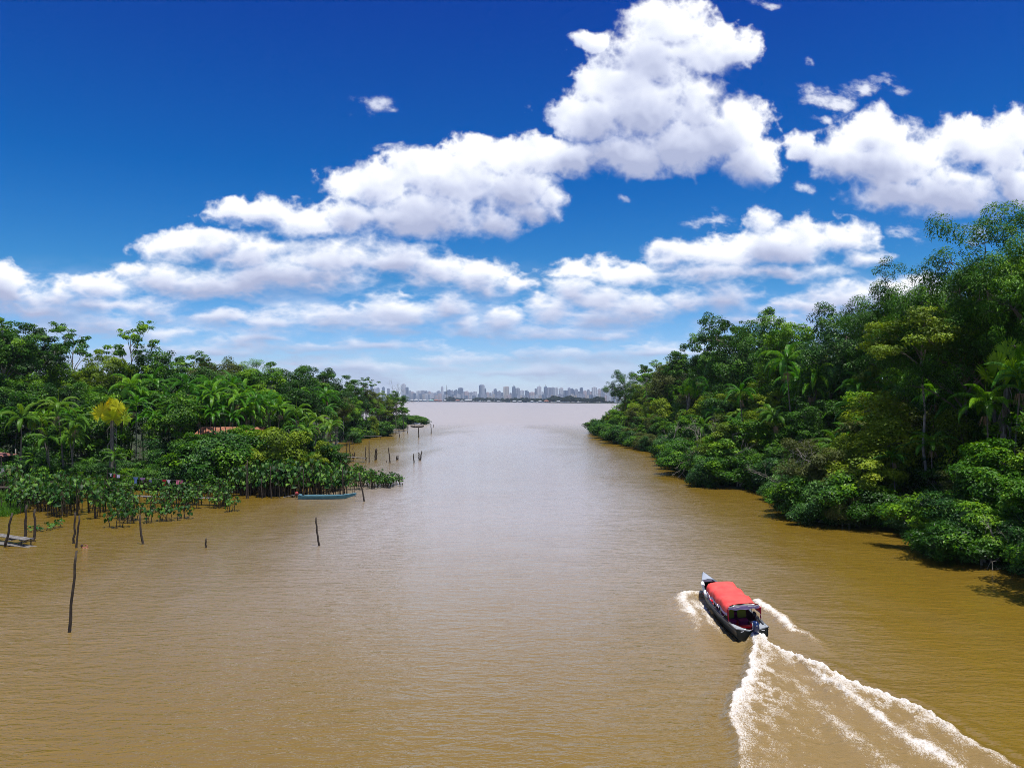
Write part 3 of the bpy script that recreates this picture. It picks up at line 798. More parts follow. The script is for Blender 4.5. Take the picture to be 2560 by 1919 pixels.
def fan_palm(name, seed, ht, nf, leaf, R_=1.45, pet=1.5, el=(1.35, .15)):
    rg = np.random.default_rng(seed); root = empty(name); root['category'] = 'palm'
    tk = MB(); t = np.linspace(0, 1, 8)
    tk.tube(np.c_[.25 * np.sin(t * 2), t * 0, t * ht - .4 * (t == 0)], np.linspace(.26, .20, 8), 8); tk.build('trunk', PALM_BARK, root)
    cr = MB(); top = np.array([.25 * math.sin(2), 0, ht])
    pe = MB()
    for i in range(nf):
        az = i * 2.399; e = el[0] + (el[1] - el[0]) * i / nf
        d = np.array([math.cos(az) * math.cos(e), math.sin(az) * math.cos(e), math.sin(e)]); hub = top + d * pet * rg.uniform(.8, 1.15)
        pe.tube([top, (top + hub) / 2 + [0, 0, .08], hub], [.05, .035, .02], 4, False)
        up = unit(np.cross(np.cross(d, [0, 0, 1.0]), d)); sd_ = np.cross(d, up); tn = rg.uniform(.0, .95)
        ax = unit(up * .80 + d * .60); nn_ = unit(np.cross(ax, sd_))
        for k in np.linspace(-2.6, 2.6, 56):
            rd = unit(ax * math.cos(k) + sd_ * math.sin(k) + nn_ * .10 * rg.normal())
            l = R_ * (1 - .12 * abs(k)) * rg.uniform(.9, 1.08); ww = np.cross(rd, nn_) * .060
            m_ = hub + rd * l * .62; tip = hub + rd * l - np.array([0, 0, .10])
            cr.add([hub, m_ - ww, tip, m_ + ww], [(0, 1, 2, 3)], None, np.clip(tn + rg.normal() * .06 + .1, 0, 1))
    pe.build('leaf_stalks', leaf, root); cr.build('crown', leaf, root)
    sk = MB()
    for j in range(16):
        a = rg.uniform(0, 6.28); d = np.array([math.cos(a), math.sin(a), 0])
        z0 = ht * rg.uniform(.55, .98)
        sk.tube([top * [1, 1, 0] + d * .2 + [0, 0, z0], top * [1, 1, 0] + d * .55 + [0, 0, z0 - .5], top * [1, 1, 0] + d * .45 + [0, 0, z0 - 1.5]], [.05, .03, .012], 3, False)
    sk.build('dead_leaf_stalks', PALE_BARK, root)
    return root
P['fan'] = fan_palm('fan_palm', 71, 8.2, 9, L_FAN, 1.45, 2.1, (1.30, -.15))
P['fan2'] = fan_palm('fan_palm', 72, 9.5, 16, L_PALM, 1.25, 1.4, (1.4, -.3))

def heart_leaf(mb, c, n, t, L_, rg, tone):
    n = unit(n); t = unit(t - n * np.dot(t, n)); b = np.cross(n, t); w = L_ * .44
    P2 = [(-.30, 0), (-.46, .26), (-.30, .50), (.05, .46), (.38, .26), (.66, 0), (.38, -.26), (.05, -.46), (-.30, -.50), (-.46, -.26)]
    v = [c + t * x * L_ + b * y * L_ * .92 + n * abs(y) * L_ * .22 - n * max(x, 0) ** 2 * L_ * .25 for x, y in P2]
    v.append(c + t * .15 * L_)
    tr = [(10, i, (i + 1) % 10) for i in range(10)]
    mb.add(v, None, tr, tone)

def aninga_proto(seed, nst, hs, spread, nl=8, Ll=.42):
    rg = np.random.default_rng(seed); root = empty('aninga_plant'); root['category'] = 'water plant'
    st, lf = MB(), MB()
    for i in range(nst):
        b = rg.normal(size=2) * spread; h = hs * rg.uniform(.50, 1.15); l = rg.normal(size=2) * .30
        pts = np.array([(b[0], b[1], -.5), (b[0] + l[0] * .2, b[1] + l[1] * .2, h * .35), (b[0] + l[0] * .7, b[1] + l[1] * .7, h * .75), (b[0] + l[0], b[1] + l[1], h)])
        st.tube(pts, [.045, .04, .032, .022], 5)
        for j in range(nl):
            a = j * 2.4 + rg.normal() * .3; up = rg.uniform(-.1, 1.0); rr = rg.uniform(.22, .55)
            zz = h - rg.uniform(0, .9) * h * .55
            o = np.array([np.interp(zz, pts[:, 2], pts[:, 0]), np.interp(zz, pts[:, 2], pts[:, 1]), zz])
            d = np.array([math.cos(a), math.sin(a), 0]); e = o + d * rr + np.array([0, 0, .12 + up * .35])
            st.tube([o, (o + e) / 2 + [0, 0, .05], e], [.016, .012, .009], 3, False)
            n = d * rg.uniform(.3, 1.1) + np.array([0, 0, 1.0]) * rg.uniform(.25, 1) + rg.normal(size=3) * .25
            tone = float(np.clip(.45 + rg.normal() * .22, 0, 1)) if rg.random() > .04 else 1.0
            heart_leaf(lf, e, n, d + np.array([0, 0, -.7]), Ll * rg.uniform(.7, 1.15), rg, tone)
    st.build('stems', STEM, root); lf.build('leaves', L_ANI, root)
    return root
P['a1'] = aninga_proto(81, 7, 2.7, .55)
P['a2'] = aninga_proto(82, 6, 2.3, .60)
P['a3'] = aninga_proto(83, 8, 3.2, .60)
P['a4'] = aninga_proto(84, 4, 1.7, .45)
P['a5'] = aninga_proto(85, 5, .55, .35, 6, .36)
# bare twiggy tree
def bare_tree(name, seed, ht, mat):
    rg = np.random.default_rng(seed); root = empty(name); root['category'] = 'tree'
    tk = MB()
    def grow(p, d, L_, r, dep):
        q = p + d * L_
        limb(tk, p, q, r, r * .6, rg, .03, 4, 4)
        if dep == 0: return
        for _ in range(3):
            grow(q, unit(d + rg.normal(size=3) * .55 + [0, 0, .12]), L_ * rg.uniform(.55, .8), r * .55, dep - 1)
    grow(np.array([0, 0, -.4]), np.array([.05, 0, 1.0]), ht * .38, .14, 4)
    tk.build('trunk', mat, root); return root
P['db'] = bare_tree('dead_branch', 92, 8, PALE_BARK)
P['bare'] = bare_tree('bare_tree', 91, 15, BARK)
# ------------------------------------------------------------------ forest on both banks
P['p6'] = palm_proto('leaning_palm', 66, 19.0, 10, 2.1, L_PALM, 1.5, wid=.45, tr=.085)
P['t1'] = tree_proto('pale_trunk_tree', 95, 19, 16.0, 4.0, 2.8, 10, 8, .9, 120, .30, .14, L_YEL, PALE_BARK, 'tree', rt=.16, flat=.45, spread=1.1)
TOPZ = {}
def top_of(key):
    if key not in TOPZ:
        TOPZ[key] = max(v.co.z for ch in P[key].children for v in ch.data.vertices if 'crown' in ch.name or 'leaves' in ch.name or key in ('bare', 'db'))
    return TOPZ[key]
rb_d = [p[1] for p in RB[::-1]]; rb_x = [p[0] for p in RB[::-1]]
def bank(d): return float(np.interp(d, rb_d, rb_x))
def solve_d(px, off):
    k = (px - 1280) / F; best = None
    for d in np.arange(296, 44, -.5):
        if d * k - bank(d) >= off: best = d
        elif best is not None: break
    # take the nearest standing place in front
    c = [d for d in np.arange(46, 296, .5) if abs(d * k - bank(d) - off) < .5]
    return (c[-1] if c else (best or off / max(k, .01) + 60))
fr = np.random.default_rng(2024)
CATN = {'b': 'broadleaf tree', 'u': 'open tree', 'f': 'feathery tree', 'm': 'bushy tree', 's': 'shrub', 'p': 'slim palm', 'a': 'water plant', 't': 'pale-trunked tree'}
LOOK = {'b1': 'dark green', 'b2': 'green', 'b3': 'narrow green', 'b4': 'yellow-green', 'b5': 'grey-green', 'b6': 'olive', 'm1': 'green', 'm2': 'dark twiggy', 'm3': 'yellow-green', 'm4': 'olive twiggy',
        's1': 'dark green', 's2': 'green', 's3': 'grey-green', 's4': 'twiggy olive', 's5': 'yellow-green', 'p1': 'green', 'p2': 'curved', 'p3': 'drooping', 'p4': 'short bright', 'p5': 'small bright'}
def kindword(k): return LOOK.get(k, '') + ' ' + CATN[k[0]]
def grow(key, x, y, top=None, label=None, sc=None, group=None, sq=None, tilt=(0, 0), rz=None, base=.0):
    s = sc if sc else max(.35, (top - base) / top_of(key))
    if sq: s = (s * sq, s * sq, s)
    elif key[0] in 'sm' and not sc: s = (s * fr.uniform(.85, 1.35), s * fr.uniform(.85, 1.35), s)
    elif key[0] in 'bufp' and not sc: 
        w = min(1.15, max(.72, s ** .6)); s = (w, w, s)
    cat = P[key]['category']
    if tilt == (0, 0) and key[0] != 'a': tilt = (fr.normal() * .035, fr.normal() * .035)
    return place(P[key], (x, y, base), fr.uniform(0, 6.28) if rz is None else rz, s, label, cat, group, tilt)
def at_px(key, px, py, d, label, **kw):
    x, z = at_d(px, py, d)
    return grow(key, x, d, z, label, **kw)

# --- right bank: the trees that make the skyline
SKY_R = ((1480,1060),(1540,940),(1600,910),(1700,878),(1760,840),(1800,800),(1900,785),(1950,812),(2010,822),(2090,775),(2200,782),(2240,690),(2360,680),(2400,705),(2430,660),(2480,560),(2700,500))
for key, px, py, off, label in (
    ('f1', 1562, 922, 5, 'feathery tree at the far tip of the right bank, beside the city skyline'),
    ('u1', 1625, 900, 6, 'open umbrella-crowned tree second from the tip of the right bank'),
    ('b6', 1668, 881, 7, 'olive tree standing above its neighbours near the tip of the right bank'),
    ('u3', 1722, 858, 7, 'dark open tree leaning clear of the right bank skyline, left of the tallest dome'),
    ('b3', 1762, 832, 8, 'green tree on the rising skyline just left of the dome-topped pair'),
    ('u1', 1812, 778, 9, 'narrow dark tree topping the left side of the big green dome, right bank'),
    ('b2', 1862, 786, 8, 'great domed green tree on the skyline of the right bank'),
    ('u3', 1905, 764, 11, 'open-branched tree rising behind the great domed tree of the right bank'),
    ('b1', 1962, 812, 10, 'dark tree right of the great domed tree, above the palms'),
    ('b3', 2005, 806, 11, 'small dark crown on the right bank skyline between two dips'),
    ('b5', 2096, 745, 10, 'pointed dark tree in the middle of the right bank skyline'),
    ('b3', 2142, 776, 10, 'column-like tree right of the pointed dark tree'),
    ('u2', 2188, 768, 13, 'thin see-through tree on the skyline left of the wispy tall tree'),
    ('f2', 2262, 642, 9, 'tall wispy tree with drooping fine leaves, sky on both sides'),
    ('f2', 2345, 655, 11, 'wispy tree crown right of and joined to the tall wispy tree'),
    ('f1', 2425, 648, 7, 'feathery tree left of the highest tree at the right edge'),
    ('f1', 2512, 512, 8, 'highest tree of the picture, feathery crown at the right edge against blue sky'),
    ('f2', 2585, 520, 7, 'tall feathery tree cut by the right edge of the picture'),
    ('t1', 2322, 765, 4.0, 'yellow-green tree on a long pale bare trunk in front of the right forest'),
    ('u2', 2060, 790, 14, 'slender tree with thin branches between the domed tree and the pointed tree')):
    d = solve_d(px, off * 1.45); at_px(key, px, py, d, label)
x, z = at_d(2402, 752, 59)
place(P['p6'], (41.5, 58, 0), 2.2, (1, 1, 1.0), 'palm with a long pale trunk leaning left across the upper right forest', 'palm', None, (0, -.40))

# --- right bank: filling, from the water's edge inland
def zone_r(d):
    if d > 200: return 'at the right bank tip'
    if d > 150: return 'on the far right bank'
    if d > 112: return 'on the middle right bank'
    if d > 80: return 'by the right bank cove'
    return 'on the near right bank'
rows = [  # offset, spacing near, keys, top low, top high, words
    (1.4, 2.6, ['s1','s3','s2','s1','s4','s3','s1'], 3.0, 5.6, "overhanging the water"),
    (4.2, 3.6, ['m2','m1','m2','m4','p5','m3','m2'], 5.5, 9.5, 'behind the edge shrubs'),
    (8.2, 4.4, ['m1','b4','p4','m3','b3','p1','m4','m3','p4','b2'], 9.0, 13.0, 'midway up the forest'),
    (13.0, 5.4, ['b4','b2','p1','b6','p2','b3','b4','p3','b2'], 14.0, 18.5, 'high in the forest'),
    (19.0, 6.5, ['b1','b2','b5','b3','b1','b4'], 20.0, 24.5, 'in the back row'),
    (14.0, 5.0, ['m1','m2','m1'], 9.0, 11.5, 'deep inside the forest'),
    (22.0, 5.5, ['b1','b2','m1','b1'], 11.0, 17.0, 'far inside the forest'),
    (27.0, 6.0, ['b1','m2','b2'], 10.0, 18.0, 'behind everything in the forest'),
]
for off, sp, keys, lo, hi, words in rows:
    d = 47.0 + off * .3; i = 0
    while d < 292:
        x = bank(d) + off + fr.uniform(-.6, .8); px = 1280 + x / d * F
        if px < 2800:
            key = keys[fr.integers(len(keys))]
            top = fr.uniform(lo, hi)
            py = HOR - (top - H) * F / d
            lim = np.interp(px, [a for a, _ in SKY_R], [b for _, b in SKY_R]) + fr.uniform(6, 60)
            if py < lim: top = H + (HOR - lim) * d / F
            if top > 1.6:
                if key[0] == 'b' and top < 11: key = ['m1', 'm2', 'm3'][fr.integers(3)]
                lb = kindword(key) + ' ' + words + ' ' + zone_r(d)
                grow(key, x, d, top, lb, group=lb, sc=None)
        d += sp * (1 + max(0, d - 100) / 190) * fr.uniform(.8, 1.2)
# off-frame trees of the same bank, whose shade reaches the water
for i, (x, y, k, t) in enumerate(((43, 50, 'b1', 19), (47.5, 41, 'b2', 20), (50, 33, 'b5', 18), (37.2, 47.5, 'b2', 18), (41, 51.5, 'm2', 8))):
    grow(k, x, y, t, 'tree standing on the right bank just outside the right edge of the picture', group='tree standing on the right bank just outside the right edge of the picture')

# --- right bank: palms and shrubs one can pick out
for key, px, py, off, label, sc in (
    ('p3', 2334, 1070, 4, 'big drooping palm crown above the black hollow between the two near shrub masses', None),
    ('p1', 2153, 1040, 5, 'palm with grey-green arching fronds above the twiggy near shrub mass', None),
    ('p1', 2140, 975, 6, 'palm with bright arching fronds below the pointed dark tree', None),
    ('p3', 2171, 918, 8, 'palm crown tucked under the skyline left of the pale trunk', None),
    ('p3', 2474, 948, 5, 'palm with shining fronds right of the long pale trunk', None),
    ('p1', 2528, 868, 6, 'palm crown under the highest tree, near the right edge', None),
    ('fan2', 2490, 835, 6, 'fan palm with spiky round leaves below the leaning palm trunk', None),
    ('p1', 2014, 924, 7, 'palm in the upper middle of the right forest below the small dark crown', None),
    ('p3', 1988, 846, 9, 'dark palm whose crown meets the skyline right of the great dome', None),
    ('p2', 2000, 896, 8, 'palm just under the skyline palm, right of the great dome', None),
    ('p1', 1862, 940, 6, 'palm halfway up the right forest below the great dome', None),
    ('fan2', 1717, 940, 5, 'dark fan palm with dead brown leaves near the far end of the right bank', None),
    ('p2', 1636, 985, 5, 'small palm halfway down the tip of the right bank', None),
    ('p1', 2245, 1110, 3, 'low palm leaning over the near hollow of the right bank', None),
    ('p3', 1780, 1010, 5, 'palm halfway up the far stretch of the right bank', None),
    ('p2', 2420, 1060, 6, 'palm deep in shade above the nearest right shrubs', None),
    ('p1', 2080, 1000, 6, 'palm with pale flower stalks in the middle of the right forest', None),
    ('p4', 1930, 1010, 5, 'short bright palm over the dark cove of the right bank', None)):
    d = solve_d(px, off * 1.15); at_px(key, px, py, d, label)
for key, x, y, t, label in (
    ('m4', 31.2, 80.5, 8.2, 'twiggy pale-branched bush, tallest of the near shrub mass reaching into the river'),
    ('m4', 34.5, 78.5, 7.4, 'olive twiggy bush behind the near shrub mass, by the black hollow'),
    ('s3', 29.9, 78.0, 4.6, 'grey-green shrub at the river corner of the near shrub mass'),
    ('s4', 32.0, 75.8, 4.4, 'shrub full of bare grey twigs at the foot of the near shrub mass'),
    ('s1', 34.4, 74.6, 3.8, 'dark shrub beside the black hollow, touching the water'),
    ('s2', 29.2, 80.5, 3.8, 'leafy shrub on the far side of the near shrub mass'),
    ('m2', 38.0, 62.8, 7.6, 'dark bush over the nearest right shrubs, behind the black hollow'),
    ('m1', 38.6, 57.8, 6.6, 'leafy bush at the right edge above the nearest shrubs'),
    ('s3', 34.3, 61.4, 4.2, 'glossy shrub reaching furthest left of the nearest right shrubs'),
    ('s1', 34.2, 57.6, 3.4, 'dark glossy shrub lying low over the water near the right edge'),
    ('s3', 36.8, 55.0, 3.6, 'shrub with shining leaves at the right edge of the picture by the water'),
    ('s1', 38.5, 53.4, 3.6, 'shrub cut by the right edge of the picture at the waterline'),
    ('s2', 36.0, 59.5, 4.6, 'green shrub in the middle of the nearest right shrubs'),
    ('m3', 30.2, 112, 9.0, 'yellow-green bush above the black-shadowed shore in the middle of the right bank')):
    grow(key, x, y, t, label)

for x, y, t, ty, rz, lb in ((30.5,92,8,-1.1,2.0,'bare forked branch sticking out of the cove bushes'),
    (29.5,113,9,-.7,1.0,'long pale dead trunk slanting down through the middle right bank'),(31,122,9,-.9,.2,'slanting dead trunk beside the pale one on the middle right bank'),
    (30.0,76.5,5,-1.0,3.0,'bare grey branch low over the water at the near shrub mass'),(35.5,57.5,4,-1.15,.7,'forked white driftwood branch at the corner of the nearest shrubs'),
    (30.2,80,7,-.6,5.0,'tangle of bare pale twigs on top of the near shrub mass'),(29.8,150,8,-1.0,4.0,'pale branch over the water on the far right bank')):
    k = t / top_of('db'); place(P['db'], (x, y, .3), rz, k, lb, 'dead branch', None, (0, ty))
# --- left bank
SKY_L = ((-100,800),(0,806),(110,812),(160,880),(220,905),(300,872),(400,878),(500,892),(600,900),(700,918),(800,922),(860,942),(900,955),(960,985),(1000,1010))
for key, px, py, d, label in (
    ('u3', 2, 790, 124, 'tall tree cut by the left edge of the picture, thin bare twigs at its top'),
    ('u3', 62, 806, 126, 'open tree near the left edge with round tufts of leaves'),
    ('u1', 108, 800, 130, 'highest tufted tree at upper left, pale leaning branches below'),
    ('b2', 60, 850, 132, 'broad tree under the tufted trees at upper left'),
    ('u2', 196, 800, 136, 'thin see-through tree standing alone against the sky at upper left'),
    ('u2', 322, 797, 138, 'tall umbrella tree with separate flat tufts, above the left palms'),
    ('b4', 250, 872, 130, 'pale green tree below the tall umbrella tree'),
    ('b1', 372, 862, 140, 'dark round tree right of the tall umbrella tree'),
    ('u1', 447, 876, 150, 'low dark umbrella crown on the left skyline'),
    ('u1', 484, 876, 165, 'tiny dark tuft sticking out of the left skyline'),
    ('b6', 505, 888, 142, 'olive rounded tree on the left skyline, centre of the left forest'),
    ('b6', 545, 888, 150, 'olive tree with feathery top right of the rounded olive one'),
    ('f1', 603, 893, 160, 'feathery tree on the left skyline above the middle palms'),
    ('u3', 668, 903, 165, 'dark spreading tree on the left skyline, right of the feathery one'),
    ('b1', 728, 916, 168, 'dark tree on the descending left skyline'),
    ('b3', 763, 910, 176, 'tree forming the last peak of the left skyline'),
    ('b1', 806, 916, 184, 'dark tree just right of the last peak of the left skyline'),
    ('u3', 858, 936, 225, 'round dark crown where the left skyline drops to the river'),
    ('u2', 897, 940, 262, 'slim pale tree standing up beside the drop of the left skyline'),
    ('b6', 842, 975, 205, 'olive tree in front of the drop of the left skyline'),
    ('b4', 800, 990, 196, 'yellowish tree right of the left palms, above the pier'),
    ('f1', 930, 985, 268, 'low feathery tree near the far end of the left bank'),
    ('b2', 880, 1010, 245, 'dark bushy tree over the far pier of the left bank'),
    ('u3', 990, 976, 288, 'thin-leaved tree standing in the water at the end of the left bank'),
    ('u2', 968, 990, 286, 'second thin tree in the water at the end of the left bank'),
    ('b6', 915, 962, 268, 'olive tree filling the bank between the slim pale tree and the last trees'),
    ('b4', 945, 975, 280, 'yellow-green tree behind the last trees of the left bank'),
    ('m4', 960, 992, 292, 'olive bush under the last trees of the left bank'),
    ('b2', 868, 985, 240, 'round green tree over the shelter of the long pier'),
    ('b3', 1010, 1004, 300, 'small green tree at the very end of the last trees of the left bank'),
    ('bare', 985, 944, 330, 'leafless twiggy tree behind the last trees of the left bank')):
    at_px(key, px, py, d, label)
def zone_l(px):
    if px < 160: return 'at the far left'
    if px < 360: return 'around the yellow fan palm'
    if px < 600: return 'near the orange-roofed house'
    if px < 800: return 'behind the left bank point'
    return 'above the left bank piers'
def lbank(px):
    """distance of the shore edge under a photo column, left side"""
    return float(np.interp(px, [-200, 500, 620, 760, 800, 830, 850, 900, 960, 1000], [104, 105, 106, 112, 125, 165, 222, 240, 262, 330]))
lrows = [
    (2.0, 26, ['s1','s2','s3','s1'], 2.6, 4.2, 'shading the water'),
    (5.0, 62, ['s3','m2','p5','s1'], 3.5, 6.0, 'low in the left forest'),
    (10.0, 42, ['p3','p1','m2','p2','p1','p3','b1','p1'], 9.0, 13.5, 'halfway up the left forest'),
    (18.0, 40, ['p1','b1','p3','p2','b1','p3','b5','p1'], 13.0, 17.0, 'high in the left forest'),
    (32.0, 60, ['b1','b5','b3','b1'], 17.0, 21.0, 'at the back of the left forest'),
]
for off, sp, keys, lo, hi, words in lrows:
    px = -60.0 + off
    while px < 1000:
        d = lbank(px) + off + fr.uniform(-1.5, 1.5); key = keys[fr.integers(len(keys))]; top = fr.uniform(lo, hi)
        py = HOR - (top - H) * F / d
        lim = np.interp(px, [a for a, _ in SKY_L], [b for _, b in SKY_L]) + fr.uniform(10, 50)
        if py < lim: top = H + (HOR - lim) * d / F
        if not (465 < px < 665 and 3 < off < 20) or key[0] == 's':
            if key[0] == 'b' and top < 11: key = ['m1', 'm2'][fr.integers(2)]
            lb = kindword(key) + ' ' + words + ' ' + zone_l(px)
            if top > 1.6: grow(key, (px - 1280) / F * d, d, top, lb, group=lb)
        px += sp * fr.uniform(.75, 1.25)
for key, px, py, d, label in (
    ('p4', 160, 975, 106, 'palm with yellowing fronds left of the yellow fan palm'),
    ('p4', 178, 1022, 105, 'bright palm low beside the yellow fan palm, on its left'),
    ('p4', 127, 1018, 107, 'palm left of the bright low palm, over the big-leaved plants'),
    ('p5', 50, 1000, 106, 'palm with a pale slanting trunk near the left edge'),
    ('p5', 186, 1058, 104.6, 'small bright palm hanging over the water plants at left'),
    ('p5', 128, 1062, 104.8, 'small palm between the left edge and the yellow fan palm'),
    ('p5', 293, 1116, 104.5, 'little palm at the foot of the yellow fan palm'),
    ('p5', 88, 1126, 104.2, 'lowest little palm near the hut at the left edge'),
    ('p3', 317, 925, 121, 'tall palm above and right of the yellow fan palm'),
    ('p1', 393, 915, 126, 'palm with a pointed spear leaf in the middle of the left forest'),
    ('p1', 340, 975, 112, 'palm just right of the yellow fan palm'),
    ('p3', 456, 925, 124, 'broad palm in the middle of the left forest'),
    ('p2', 430, 985, 113, 'palm over the dark shade right of the yellow fan palm'),
    ('p3', 527, 930, 124, 'palm crown above the orange-roofed house, left one'),
    ('p1', 570, 925, 127, 'tall palm crown above the orange-roofed house, right one'),
    ('p1', 625, 945, 128, 'palm with fronds arching over the right end of the orange-roofed house'),
    ('p3', 660, 990, 124, 'dark palm between the orange-roofed house and the point'),
    ('p1', 687, 972, 122, 'palm left of the bright palms of the point'),
    ('p4', 752, 996, 115, 'bright palm at the top of the clump on the point of the left bank'),
    ('p4', 750, 1052, 111, 'bright palm low in the clump on the point of the left bank'),
    ('p4', 820, 1038, 116, 'bright palm at the river end of the point of the left bank'),
    ('p4', 785, 1020, 118, 'yellow-fronded palm between the bright palms of the point'),
    ('p1', 600, 1000, 132, 'palm behind the orange-roofed house')):
    at_px(key, px, py, d, label)
place(P['fan'], ((275 - 1280) / F * 106.5, 106.5, 0), 1.0, 1.12, 'fan palm with round yellow and green leaves, brightest plant on the left bank', 'palm')
for key, px, d, t, label in (
    ('s5', 700, 107.5, 8.4, 'bright yellow-green bush beside the point of the left bank, above the water plants'),
    ('s5', 655, 106, 5.6, 'yellow-green bush left of the tallest bright bush on the point'),
    ('m3', 790, 110, 6.4, 'pale green bush on the point between palms and water plants'),
    ('m1', 830, 112, 6.0, 'green bush at the river end of the point of the left bank'),
    ('s3', 880, 215, 3.6, 'small shrub in the water beside the piers'),
    ('m3', 935, 252, 7.0, 'bright bush at the foot of the trees over the far pier')):
    grow(key, (px - 1280) / F * d, d, t, label)
for i, (px, py) in enumerate(((955,1040),(972,1038),(990,1036),(1008,1034),(1026,1036),(1042,1038),(1054,1042))):
    d = 392 - i * 1.5
    lb = 'low shrub in the row of water bushes ending the left bank'
    grow('s1', (px - 1280) / F * d, d, H + (HOR - py) * d / F, lb, group=lb, sq=1.3)
for px, py, d in ((925,1030,300),(950,1032,330),(970,1036,350),(905,1040,268)):
    lb = 'bushy tree low behind the thin trees at the end of the left bank'
    grow('m2', (px - 1280) / F * d, d, H + (HOR - py) * d / F, lb, group=lb)

# --- aninga stands in the shallow water
def stand(pts, lb, keys=('a1', 'a2', 'a3')):
    for px, pb, pt in pts:
        x, y = gp(px, pb); top = H + (HOR - pt) * y / F
        k = keys[fr.integers(len(keys))]
        s = max(.5, top / top_of(k)); w = min(1.35, max(.85, s))
        place(P[k], (x, y, 0), fr.uniform(0, 6.28), (w, w, s), lb, 'water plant', lb)
def scatter(n, x0, x1, basef, topf):
    r = []
    for i in range(n):
        px = fr.uniform(x0, x1); lo, hi = basef(px); pb = fr.uniform(lo, hi); r.append((px, pb, topf(px, pb) + fr.uniform(-12, 14)))
    return r
stand(scatter(62, 15, 335, lambda p: (1222, 1292 + (p - 170) * .10), lambda p, b: 1160 + (b - 1222) * .62 + max(0, p - 220) * .30), 'big-leaved water plant in the left stand between the hut and the walkway')
stand(scatter(26, 345, 575, lambda p: (1238, 1284 - (p - 345) * .06), lambda p, b: 1196 + (b - 1240) * .75), 'big-leaved water plant in the thin stand in front of the walkway')
stand(scatter(74, 575, 860, lambda p: (1214, 1242), lambda p, b: 1140 + max(0, p - 800) * .15 + max(0, 640 - p) * .5 + (b - 1214) * .6), 'big-leaved water plant in the dense stand behind the blue boat', ('a1', 'a3', 'a2'))
stand(scatter(24, 860, 992, lambda p: (1196 + (p - 860) * .10, 1226 - (p - 860) * .06), lambda p, b: 1158 + (p - 860) * .30), 'big-leaved water plant at the tip of the stand reaching into the river')
stand([(292, 1316, 1262), (335, 1300, 1258), (365, 1306, 1262), (400, 1300, 1256), (430, 1302, 1258), (460, 1296, 1252)], 'low big-leaved water plant at the front edge of the left stand', ('a4',))
stand([(138, 1320, 1298)], 'small clump of big leaves alone in open water near the jetty', ('a5',))
stand([(101, 1326, 1314)], 'tiny sprout of big leaves between the jetty and the small clump', ('a5',))
stand([(572, 1278, 1240)], 'lone big-leaved water plant leaning at the right end of the thin stand', ('a4',))
for px, py, d, k in ((478,1092,112,'s3'),(505,1096,110,'m2'),(535,1098,111,'m2'),(565,1096,110,'s3'),(592,1098,111,'m2'),(620,1090,110,'m1'),(648,1080,110,'m1'),(520,1110,108,'s3'),(580,1110,108,'s1')):
    lb = 'dark bush screening the wall of the orange-roofed house'
    at_px(k, px, py - 8 - 20 * ((px * 7) % 3) / 2, d, lb, group=lb)
for px, py, k in ((470,960,'b1'),(505,985,'b5'),(540,970,'b2'),(575,990,'b1'),(610,975,'b5'),(650,985,'b2'),(485,1020,'m1'),(525,1028,'m2'),(565,1024,'m1'),(605,1028,'m2'),(645,1020,'m1')):
    lb = kindword(k) + ' rising close behind the orange-roofed house'
    at_px(k, px, py, 131, lb, group=lb)
for px, py, d in ((488,960,118),(512,985,119),(532,950,118),(560,972,119),(583,955,118),(604,975,119),(628,962,118),(643,990,117),(500,1010,116),(548,1000,117),(590,1012,116),(618,1004,117),(574,985,118)):
    lb = 'slim palm whose bare trunk crosses the orange roof'
    at_px('p1', px, py, d, lb, group=lb)
def grass():
    mb = MB(); rg = np.random.default_rng(5)
    for i in range(5200):
        px = rg.uniform(-30, 68); py = rg.uniform(1235, 1292 - max(0, px - 20) * .3); x, y = gp(px, py)
        a = rg.uniform(0, 6.28); h = rg.uniform(.35, .9); w = .022; dx, dy = math.cos(a) * w, math.sin(a) * w; b = rg.normal(size=2) * .18
        mb.add([(x-dx, y-dy, 0), (x+dx, y+dy, 0), (x+b[0]+dx*.6, y+b[1]+dy*.6, h*.6), (x+b[0]-dx*.6, y+b[1]-dy*.6, h*.6), (x+b[0]*2.2, y+b[1]*2.2, h)], [(0,1,2,3)], [(3,2,4)], rg.random())
    tag(mb.build('water_grass', L_GRASS), 'bright green grass growing in the shallows at the left edge', 'grass', None, 'stuff')
grass()
# ------------------------------------------------------------------ the far city
def facade(name, col, dark, sx, sz):
    m = bpy.data.materials.new(name); m.use_nodes = True; nt = m.node_tree; b = nt.nodes['Principled BSDF']; L = nt.links.new
    tc = nt.nodes.new('ShaderNodeTexCoord'); sp = nt.nodes.new('ShaderNodeSeparateXYZ'); L(tc.outputs['Object'], sp.inputs[0])
    fx = math_node(nt, 'FRACT', math_node(nt, 'DIVIDE', math_node(nt, 'ADD', sp.outputs[0], sp.outputs[1]), sx))
    fz = math_node(nt, 'FRACT', math_node(nt, 'DIVIDE', sp.outputs[2], sz))
    wx = math_node(nt, 'GREATER_THAN', fx, .48); wz = math_node(nt, 'GREATER_THAN', fz, .45)
    k = math_node(nt, 'MULTIPLY', wx, wz)
    L(mix_rgb(nt, k, col, dark), b.inputs['Base Color']); b.inputs['Roughness'].default_value = .7
    return m
FAC = {'w': facade('facade_white', (.85, .84, .84), (.42, .45, .52), 7.5, 3.1), 'g': facade('facade_grey', (.56, .58, .64), (.26, .30, .38), 6.5, 3.1),
       'b': facade('facade_blue_glass', (.34, .40, .50), (.15, .19, .27), 5.0, 3.1), 'p': facade('facade_pinkish', (.80, .66, .64), (.42, .40, .44), 8.0, 3.1),
       'o': facade('facade_sand', (.80, .72, .64), (.42, .40, .42), 8.0, 3.1)}
